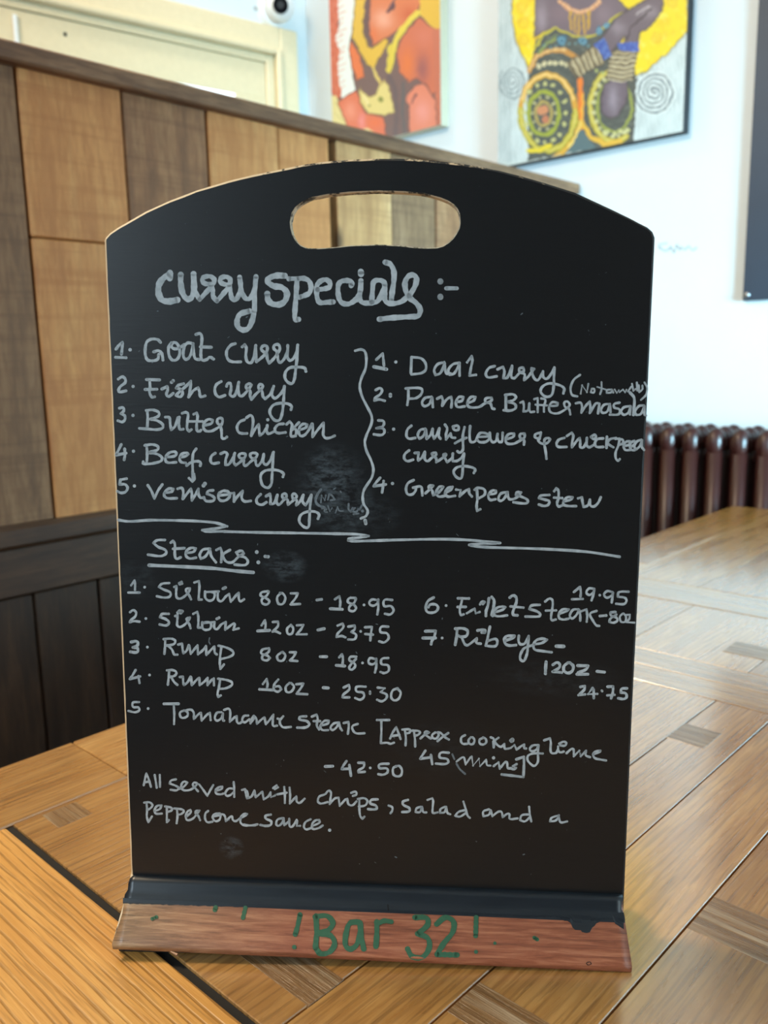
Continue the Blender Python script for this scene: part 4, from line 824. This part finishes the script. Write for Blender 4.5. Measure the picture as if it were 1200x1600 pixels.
def art1(X, Y):   # woman with gold jewellery; drawn in units of a quarter photo pixel
    p = Paint(X, Y, 1); p.c[:] = linear((122, 96, 92))
    red = [(-80, -900), (150, -900), (130, 0), (110, 150), (130, 400), (140, 600), (100, 620), (60, 560), (-80, 900)]
    p.poly(red, (206, 104, 76)); p.put(inpoly(p.X, p.Y, red)*np.clip(p.fbm(14, sx=2)+.2, 0, 1), (235, 150, 120), .7)
    wh = [(120, -900), (245, -900), (235, 0), (200, 180), (180, 300), (210, 520), (222, 560), (140, 612), (118, 500), (110, 400), (125, 320), (95, 250), (120, 160), (112, 60)]
    p.poly(wh, (236, 240, 234))
    for k in range(18):
        y = -60+k*36; p.line([(90, y+20), (150+12*math.sin(k*2), y-14)], 7, (222, 118, 92), .6)
    p.poly([(-60, 590), (100, 600), (125, 650), (165, 760), (165, 900), (-60, 900)], (230, 214, 150)); 
    for k in range(14): p.dot((90+8*(k % 5)*1.7, 640+k*13), 5, (180, 160, 90), .7)
    p.poly([(240, -300), (330, -300), (310, 0), (290, 60), (270, 130), (270, 200), (300, 285), (322, 302), (405, 240), (432, 250), (410, 300), (360, 380), (340, 430), (300, 410), (240, 310), (200, 230), (208, 130)], (224, 182, 72), outline=(90, 76, 60), ow=4)
    p.poly([(300, -200), (340, -200), (330, 30), (312, 180), (330, 285), (298, 270), (270, 180), (278, 60)], (112, 86, 84))
    face = [(322, -300), (680, -300), (640, 0), (600, 80), (540, 150), (430, 228), (400, 240), (332, 285), (305, 180), (312, 60)]
    p.poly(face, (216, 126, 84), outline=(120, 66, 56), ow=4)
    p.glow((395, 120), 60, 60, (240, 176, 150), .8, face); p.glow((560, 90), 60, 60, (196, 84, 50), .6, face); p.glow((330, 220), 30, 50, (226, 112, 60), .6, face)
    p.line([(425, 78), (440, 55), (455, 50), (462, 20)], 16, (92, 66, 74)); p.line([(440, 40), (470, -10)], 12, (110, 80, 86))
    p.poly([(645, -300), (900, -300), (900, 230), (722, 190), (620, 92)], (224, 180, 66))
    sh = [(620, 110), (722, 190), (735, 560), (700, 600), (660, 525), (600, 490), (560, 512), (500, 450), (480, 320), (520, 220)]
    p.poly(sh, (206, 114, 84), outline=(132, 74, 62), ow=4)
    p.glow((545, 400), 50, 110, (228, 122, 62), .85, sh); p.glow((640, 430), 40, 90, (150, 90, 92), .8, sh); p.glow((650, 230), 60, 60, (214, 124, 100), .7, sh)
    p.poly([(700, 180), (900, 180), (900, 900), (740, 900), (722, 600)], (200, 114, 88))
    sk = [(535, 640), (545, 590), (600, 530), (650, 522), (720, 620), (740, 900), (560, 900), (556, 650)]
    p.poly(sk, (224, 134, 106), outline=(112, 76, 74), ow=6); p.glow((640, 700), 50, 70, (236, 156, 144), .8, sk); p.line([(575, 640), (600, 590)], 14, (130, 80, 80))
    p.line([(612, 78), (560, 130), (510, 190), (475, 250), (458, 330), (430, 435)], 34, (226, 202, 80)); p.line([(440, 290), (430, 440)], 28, (220, 196, 76))
    p.line([(625, 92), (530, 200), (490, 260), (470, 330), (465, 430)], 5, (110, 100, 60), .7)
    p.line([(430, 480), (470, 560), (480, 700), (470, 860)], 30, (104, 88, 90), .8); p.line([(520, 520), (515, 700), (530, 860)], 18, (96, 96, 98), .8)
    sl = [(190, 260), (230, 310), (262, 400), (282, 480), (230, 505), (200, 410), (182, 300)]
    p.poly(sl, (228, 122, 74), outline=(110, 74, 64), ow=4)
    p.line([(330, 425), (378, 525)], 16, (222, 196, 110))
    p.poly([(245, 548), (310, 612), (350, 590), (370, 540), (400, 498), (430, 540), (465, 700), (400, 722), (300, 705), (250, 635)], (226, 206, 132), outline=(150, 124, 70), ow=4)
    p.dot((380, 620), 16, (140, 140, 70)); p.dot((310, 660), 10, (160, 150, 80)); p.line([(270, 600), (300, 650)], 8, (240, 226, 170))
    hd = [(110, 640), (160, 600), (230, 565), (252, 640), (290, 712), (400, 732), (418, 900), (180, 900), (168, 780), (140, 710)]
    p.poly(hd, (222, 118, 86), outline=(120, 60, 50), ow=5); p.glow((190, 690), 40, 60, (242, 158, 132), .7, hd); p.glow((262, 760), 22, 50, (240, 150, 150), .8, hd); p.glow((340, 770), 50, 30, (232, 116, 70), .8, hd)
    p.poly([(250, 812), (300, 800), (352, 835), (350, 920), (250, 920)], (234, 210, 150))
    return p.c
def art2(X, Y):   # grey figure with bangles on yellow and silver; units of 2.727 per photo pixel
    p = Paint(X, Y, 2); p.c[:] = linear((206, 220, 222))
    p.put(np.clip(p.fbm(9, sx=4, sy=.25)*.9+.1, 0, 1), (132, 150, 156), .75); p.put(np.clip(p.fbm(7, sx=5, sy=.2)*.9-.1, 0, 1), (240, 246, 246), .8)
    def spiral(c, r0, r1, turns, sy, w_, col, al):
        n_ = int(turns*26); p.line([(c[0]+(r0+(r1-r0)*k/n_)*math.cos(k*turns*6.283/n_), c[1]+sy*(r0+(r1-r0)*k/n_)*math.sin(k*turns*6.283/n_)) for k in range(n_+1)], w_, col, al)
    spiral((716, 392), 4, 92, 4.6, 1.08, 13, (226, 236, 236), .8); spiral((716, 392), 2, 88, 4.6, 1.08, 7, (104, 118, 126), .95)
    spiral((112, 350), 4, 58, 3.6, 1.3, 6, (120, 134, 142), .85)
    for k in range(7): p.line([(50+k*9, -200), (55+k*8, 760)], 3, (150, 164, 168), .6)
    yl = [(112, -600), (860, -600), (858, 130), (800, 200), (742, 252), (690, 300), (622, 332), (500, 300), (200, 300), (176, 285), (130, 190), (106, 60)]
    p.poly(yl, (244, 214, 24), outline=(90, 84, 40), ow=5); p.put(inpoly(p.X, p.Y, yl)*np.clip(p.fbm(30)*.9, 0, 1), (232, 184, 20), .7)
    p.put(inpoly(p.X, p.Y, yl)*np.clip(p.fbm(24)-.15, 0, 1), (250, 236, 110), .8)
    for c_ in ((158, 100), (160, 170), (725, 160), (790, 10), (150, 30)): p.ell(c_, 20, 22, 4, (222, 178, 40), .8); p.ell(c_, 10, 11, 3, (230, 190, 60), .8)
    dress = [(200, 240), (210, 170), (290, 118), (400, 160), (470, 130), (570, 60), (600, 90), (560, 150), (640, 330), (628, 604), (500, 640), (176, 690), (178, 300)]
    p.poly(dress, (74, 82, 80)); p.put(inpoly(p.X, p.Y, dress)*np.clip(p.fbm(10), 0, 1), (112, 120, 112), .5)
    torso = [(206, 160), (208, 40), (240, -300), (540, -300), (560, 0), (606, 44), (560, 66), (520, 96), (462, 150), (392, 162), (300, 122), (240, 136)]
    p.poly(torso, (112, 98, 110), outline=(62, 54, 62), ow=5); p.glow((235, 80), 22, 60, (160, 148, 160), .8, torso); p.glow((500, 60), 40, 50, (138, 120, 132), .7, torso); p.glow((320, 60), 60, 40, (134, 112, 122), .6, torso)
    p.line([(206, 210), (240, 150), (295, 118), (350, 145), (392, 160), (460, 150), (560, 62), (640, 44)], 9, (188, 178, 60))
    p.line([(215, 240), (260, 180), (330, 160)], 7, (150, 160, 70)); p.line([(205, 255), (235, 200), (300, 150)], 6, (120, 140, 90))
    for c_, r_ in (((322, 172), 22), ((410, 176), 20), ((480, 130), 16), ((512, 108), 12)): p.dot(c_, r_, (54, 108, 134)); p.ell(c_, r_*.5, r_*.5, 4, (120, 170, 190))
    for k in range(9): p.dot((245+k*27, 192+8*math.sin(k)), 5, (98, 150, 160), .9)
    for k in range(13):
        a_ = k/12; p.dot((316+a_*165, 8+44*math.sin(a_*math.pi)), 11, (214, 156, 112)); p.dot((316+a_*165, 6+44*math.sin(a_*math.pi)), 4, (240, 206, 168))
    for x, y0_, y1_ in ((358, 50, 120), (376, 66, 136), (394, 60, 150), (415, 66, 140), (434, 48, 128)): p.line([(x, y0_), (x+2, y1_)], 9, (196, 154, 60))
    # rings of the dress
    p.ell((262, 480), 116, 162, 24, (178, 168, 46)); p.ell((262, 480), 116, 162, 7, (222, 206, 110), .8)
    p.ell((262, 480), 116, 162, 22, (214, 160, 60), 1, 190, 350); p.ell((262, 480), 116, 162, 8, (238, 206, 130), 1, 200, 340)
    p.ell((244, 482), 66, 92, 16, (156, 166, 60)); p.ell((244, 482), 34, 50, 12, (176, 158, 90)); p.dot((240, 470), 22, (206, 140, 100)); p.dot((250, 510), 14, (190, 120, 90))
    for k in range(16):
        a_ = k*math.pi/8; p.dot((250+90*math.cos(a_), 482+126*math.sin(a_)), 9, (196, 196, 130)); 
    for k in range(10):
        a_ = k*math.pi/5; p.dot((244+50*math.cos(a_), 482+70*math.sin(a_)), 6, (210, 206, 150), .9)
    p.line([(182, 300), (215, 240), (270, 216), (330, 214), (388, 246)], 20, (196, 140, 66)); p.line([(184, 296), (220, 236), (275, 212), (335, 210)], 7, (226, 190, 130))
    for k in range(7): p.dot((222+k*24, 290-22*math.sin((k+1)*.42)), 11, (208, 200, 160))
    p.ell((545, 452), 102, 150, 24, (176, 160, 50), 1, 60, 290); p.ell((545, 452), 102, 150, 8, (220, 208, 110), .9, 60, 290)
    p.ell((545, 450), 74, 112, 10, (150, 160, 70), .9, -60, 250)
    for k in range(13):
        a_ = math.radians(60+k*18); p.dot((545+88*math.cos(a_)*1.0, 452+130*math.sin(a_)), 9, (202, 200, 150))
    for k in range(6): p.dot((470+k*28, 300+10*(k % 2)), 7, (170, 180, 110))
    for x in (600, 575, 545, 510): p.dot((x, 555+((x*7) % 20)), 10, (200, 200, 140))
    p.line([(400, 342), (404, 540)], 24, (232, 126, 44)); p.line([(412, 400), (408, 540)], 10, (240, 176, 60))
    p.line([(400, 520), (385, 580), (345, 630), (295, 668)], 20, (216, 170, 60)); p.line([(408, 520), (440, 580), (500, 612), (570, 604)], 20, (222, 178, 64))
    p.line([(400, 520), (385, 580), (345, 630)], 6, (240, 214, 120)); p.poly([(404, 550), (440, 600), (470, 630), (330, 660), (375, 600)], (84, 110, 116))
    p.line([(178, 640), (230, 640), (270, 620)], 16, (226, 204, 50))
    # arms, hands, bangles
    hand = [(484, 430), (500, 360), (540, 338), (598, 340), (604, 400), (590, 450), (560, 492), (520, 504), (490, 480)]
    p.poly(hand, (104, 92, 106), outline=(56, 50, 58), ow=6); p.glow((540, 420), 22, 60, (150, 140, 154), .9, hand)
    arm1 = [(470, 190), (490, 160), (560, 70), (640, 20), (690, -8), (720, -200), (760, -200), (752, 40), (700, 110), (655, 140), (645, 188), (585, 190), (590, 150), (560, 190), (515, 250), (500, 220)]
    p.poly(arm1, (106, 94, 106), outline=(58, 50, 58), ow=6); p.glow((560, 120), 30, 30, (150, 138, 150), .7, arm1); p.glow((690, 50), 40, 24, (146, 134, 144), .8, arm1)
    p.line([(596, 170), (612, 120), (660, 80), (700, 40)], 6, (60, 52, 60)); p.line([(640, 60), (690, 30)], 5, (196, 186, 190), .8)
    b1 = [(346, 268), (470, 190), (502, 266), (384, 334)]; p.poly(b1, (160, 146, 112), outline=(70, 62, 50), ow=5)
    for k in range(6):
        a_ = (k+.5)/6; x0_, y0_ = 346+a_*124, 268-a_*78; p.line([(x0_, y0_), (x0_+34-2*k, y0_+70)], 6, (84, 74, 60)); p.line([(x0_+9, y0_), (x0_+42-2*k, y0_+66)], 4, (206, 196, 164), .9)
    b2 = [(532, 220), (642, 214), (622, 344), (514, 338)]; p.poly(b2, (166, 152, 118), outline=(70, 62, 50), ow=5)
    for k in range(6):
        y = 232+k*20; p.line([(530-k*3, y), (580, y+8), (640-k*3, y-2)], 6, (84, 74, 60)); p.line([(530-k*3, y+8), (580, y+15), (638-k*3, y+6)], 4, (210, 200, 168), .9)
    c1_ = [(460, 192), (498, 162), (534, 236), (504, 254)]; p.poly(c1_, (56, 88, 168)); p.put(inpoly(p.X, p.Y, c1_)*np.clip(p.fbm(7), 0, 1), (120, 160, 220), .8)
    c2_ = [(560, 184), (652, 178), (646, 218), (562, 216)]; p.poly(c2_, (52, 84, 170)); p.put(inpoly(p.X, p.Y, c2_)*np.clip(p.fbm(7), 0, 1), (110, 150, 220), .8)
    p.poly([(20, 696), (180, 684), (640, 604), (860, 560), (860, 900), (20, 900)], (196, 208, 206), .75)
    return p.c
mp = NT('oil_paint'); at_ = mp.add('ShaderNodeVertexColor'); at_.layer_name = 'paint'; mp.l(at_.outputs[0], mp.b.inputs['Base Color']); mp.set(Roughness=.45)
mp.bump(mp.noise(mp.coord(rand=False), 220, 4), .25, .0005); M['oil'] = mp.m
def painting(name, label, x0, x1, z0, z1, depth, art, ox, oy, sc, edge, tilt=0, nx=420):
    root = tag(empty(name, ((x0+x1)/2, YW, (z0+z1)/2)), label, 'painting')
    W_, H_ = x1-x0, z1-z0
    o = box('canvas', (-W_/2, -depth, -H_/2), (W_/2, -.0005, H_/2), edge, root, .0015)
    ny = int(nx*H_/W_); gx = np.linspace(-W_/2+.001, W_/2-.001, nx+1); gz = np.linspace(-H_/2+.001, H_/2-.001, ny+1)
    XX, ZZ = np.meshgrid(gx, gz)
    co = np.stack([XX, np.full_like(XX, -depth-.0006), ZZ], -1).reshape(-1, 3)
    wp = co+np.array([(x0+x1)/2, YW, (z0+z1)/2]) - CAM
    d = wp@_f; px = 600+F*(wp@_r)/d; py = 800-F*(wp@_u)/d
    col = art(((px-ox)*sc).reshape(XX.shape), ((py-oy)*sc).reshape(XX.shape)).reshape(-1, 3)
    me = bpy.data.meshes.new('painted_picture'); idx = np.arange((nx+1)*(ny+1)).reshape(ny+1, nx+1)
    q = np.stack([idx[:-1, :-1], idx[:-1, 1:], idx[1:, 1:], idx[1:, :-1]], -1).reshape(-1, 4)
    me.vertices.add(len(co)); me.vertices.foreach_set('co', co.ravel()); me.loops.add(q.size); me.loops.foreach_set('vertex_index', q.ravel().astype(np.int32))
    me.polygons.add(len(q)); me.polygons.foreach_set('loop_start', np.arange(0, q.size, 4, dtype=np.int32)); me.update(calc_edges=True)
    ca = me.color_attributes.new('paint', 'FLOAT_COLOR', 'POINT'); ca.data.foreach_set('color', np.concatenate([col*.84, np.ones((len(col), 1))], 1).astype(np.float32).ravel())
    link('painted_picture', me, M['oil'], root)
    root.rotation_euler.y = tilt
    return root
# left painting
def wx(px, py, d): return at(px, py, (0, YW-d, 0), (0, 1, 0))
a1, b1_ = wx(519, 120, .035), wx(687, 100, .035); bz = wx(690, 195, .035)[2]
painting('portrait_painting', 'unframed canvas of an orange-skinned woman in gold jewellery, left on the white wall', a1[0]-.005, b1_[0]+.004, bz, bz+.78, .035, art1, 500, 0, 4, M['canvas'], 0, 360)
a2, b2_ = wx(778, 140, .03), wx(1071, 120, .03); bz = wx(1066, 206, .03)[2]
painting('figure_painting', 'canvas of a grey figure with bangles on yellow and silver, by the dark board', a2[0], b2_[0], bz, bz+.80, .03, art2, 760, 0, 2.727, M['blackedge'], 0, 480)

# dark menu panel at the right of the wall
pa, pb = at(1160, 470, (0, YW-.012, 0), (0, 1, 0)), at(1183, 2, (0, YW-.012, 0), (0, 1, 0))
pan = tag(empty('wall_chalkboard', ((pa[0]+.3), YW, pa[2]+.5)), 'tall slate blue board screwed flat to the wall at the right edge', 'board')
o = box('panel', (pa[0]-(pa[0]+.3), -.012, -.5), (.3, -.0005, .5), M['slate'], pan, .001)
cx_ = at(1167.5, 461, (0, YW-.012, 0), (0, 1, 0))
for sx_ in (cx_[0]-(pa[0]+.3), -(cx_[0]-(pa[0]+.3))):
    for sz_ in (cx_[2]-(pa[2]+.5), -(cx_[2]-(pa[2]+.5))):
        bm = bmesh.new(); lathe(bm, (0, 0, 0), [(.0068, 0), (.0068, -.002), (.004, -.0045), (.001, -.005)], 'Y', 14)
        o = bm_obj('screw_cap', bm, M['steel'], pan, True); o.location = (sx_, -.012, sz_)

# ------------------------------------------------------------------ security camera above the door casing
sc0, zc0 = LP(440, 10, .06)
cc = tag(empty('security_camera', lw(sc0, 0, zc0), 0), 'small white dome security camera with a black lens above the door frame', 'camera')
cpos = Vector(lw(sc0, .0, zc0))
vd = (Vector(CAM)-Vector(lw(sc0, .06, zc0))).normalized()
bm = bmesh.new(); base_n = Vector((wn[0], wn[1], 0))
tube(bm, Vector((0, 0, 0)), base_n*.022, .052, .048, 28); bm_obj('mounting_plate', bm, M['white'], cc, False)
bm = bmesh.new(); ctr = base_n*.05; ball(bm, ctr, .043, u=28, v=18); bm_obj('housing', bm, M['white'], cc, True)
bm = bmesh.new(); look = (vd+Vector((.12, .02, .25))*.6).normalized(); tube(bm, ctr+look*.030, ctr+look*.045, .025, .023, 28); lc = bm_obj('lens_cover', bm, M['black'], cc)
bm = bmesh.new(); tube(bm, ctr+look*.045, ctr+look*.047, .011, .010, 20); bm_obj('lens', bm, M['blackedge'], lc)
# white cable blob / wall plug left of the camera
bm = bmesh.new(); tube(bm, Vector((0, 0, 0)), base_n*.004, .007, .006, 12); s_, z_ = LP(399, 13)
o = bm_obj('wall_plug', bm, plain('grey_plug', srgb(168, 172, 172), .6)); o.location = lw(s_, 0, z_); tag(o, 'small grey plugged hole in the wall left of the camera', 'plug')

# ------------------------------------------------------------------ windows that light the room (out of view)
def window(n, axis, c, w_, z0, z1):
    r = tag(empty('window_%d' % n, c), kind='structure')
    def wb_(name, u0, u1, a, b_, d0, d1, m):
        if axis == 'x': lo, hi = (d0, u0, a), (d1, u1, b_)
        else: lo, hi = (u0, d0, a), (u1, d1, b_)
        lo2 = tuple(min(p, q) for p, q in zip(lo, hi)); hi2 = tuple(max(p, q) for p, q in zip(lo, hi))
        box(name, lo2, hi2, m, r, .003)
    sgn = -1 if axis == 'x' else 1
    h_ = w_/2; H2_ = (z1-z0)
    for (u0, u1, a, b_) in ((-h_-.06, -h_, -.06, H2_+.06), (h_, h_+.06, -.06, H2_+.06), (-h_, h_, -.06, 0), (-h_, h_, H2_, H2_+.06), (-.02, .02, 0, H2_), (-h_, h_, H2_*.6, H2_*.6+.03)):
        wb_('frame', u0, u1, a, b_, 0, sgn*.04, M['cream'])
    wb_('glass', -h_, h_, 0, H2_, sgn*.001, sgn*.006, M['litglass'])
window(1, 'x', (XR, .95, .75), 1.4, .75, 2.15)
window(2, 'y', (-.45, YF, 1.2), 1.3, 1.2, 2.5)
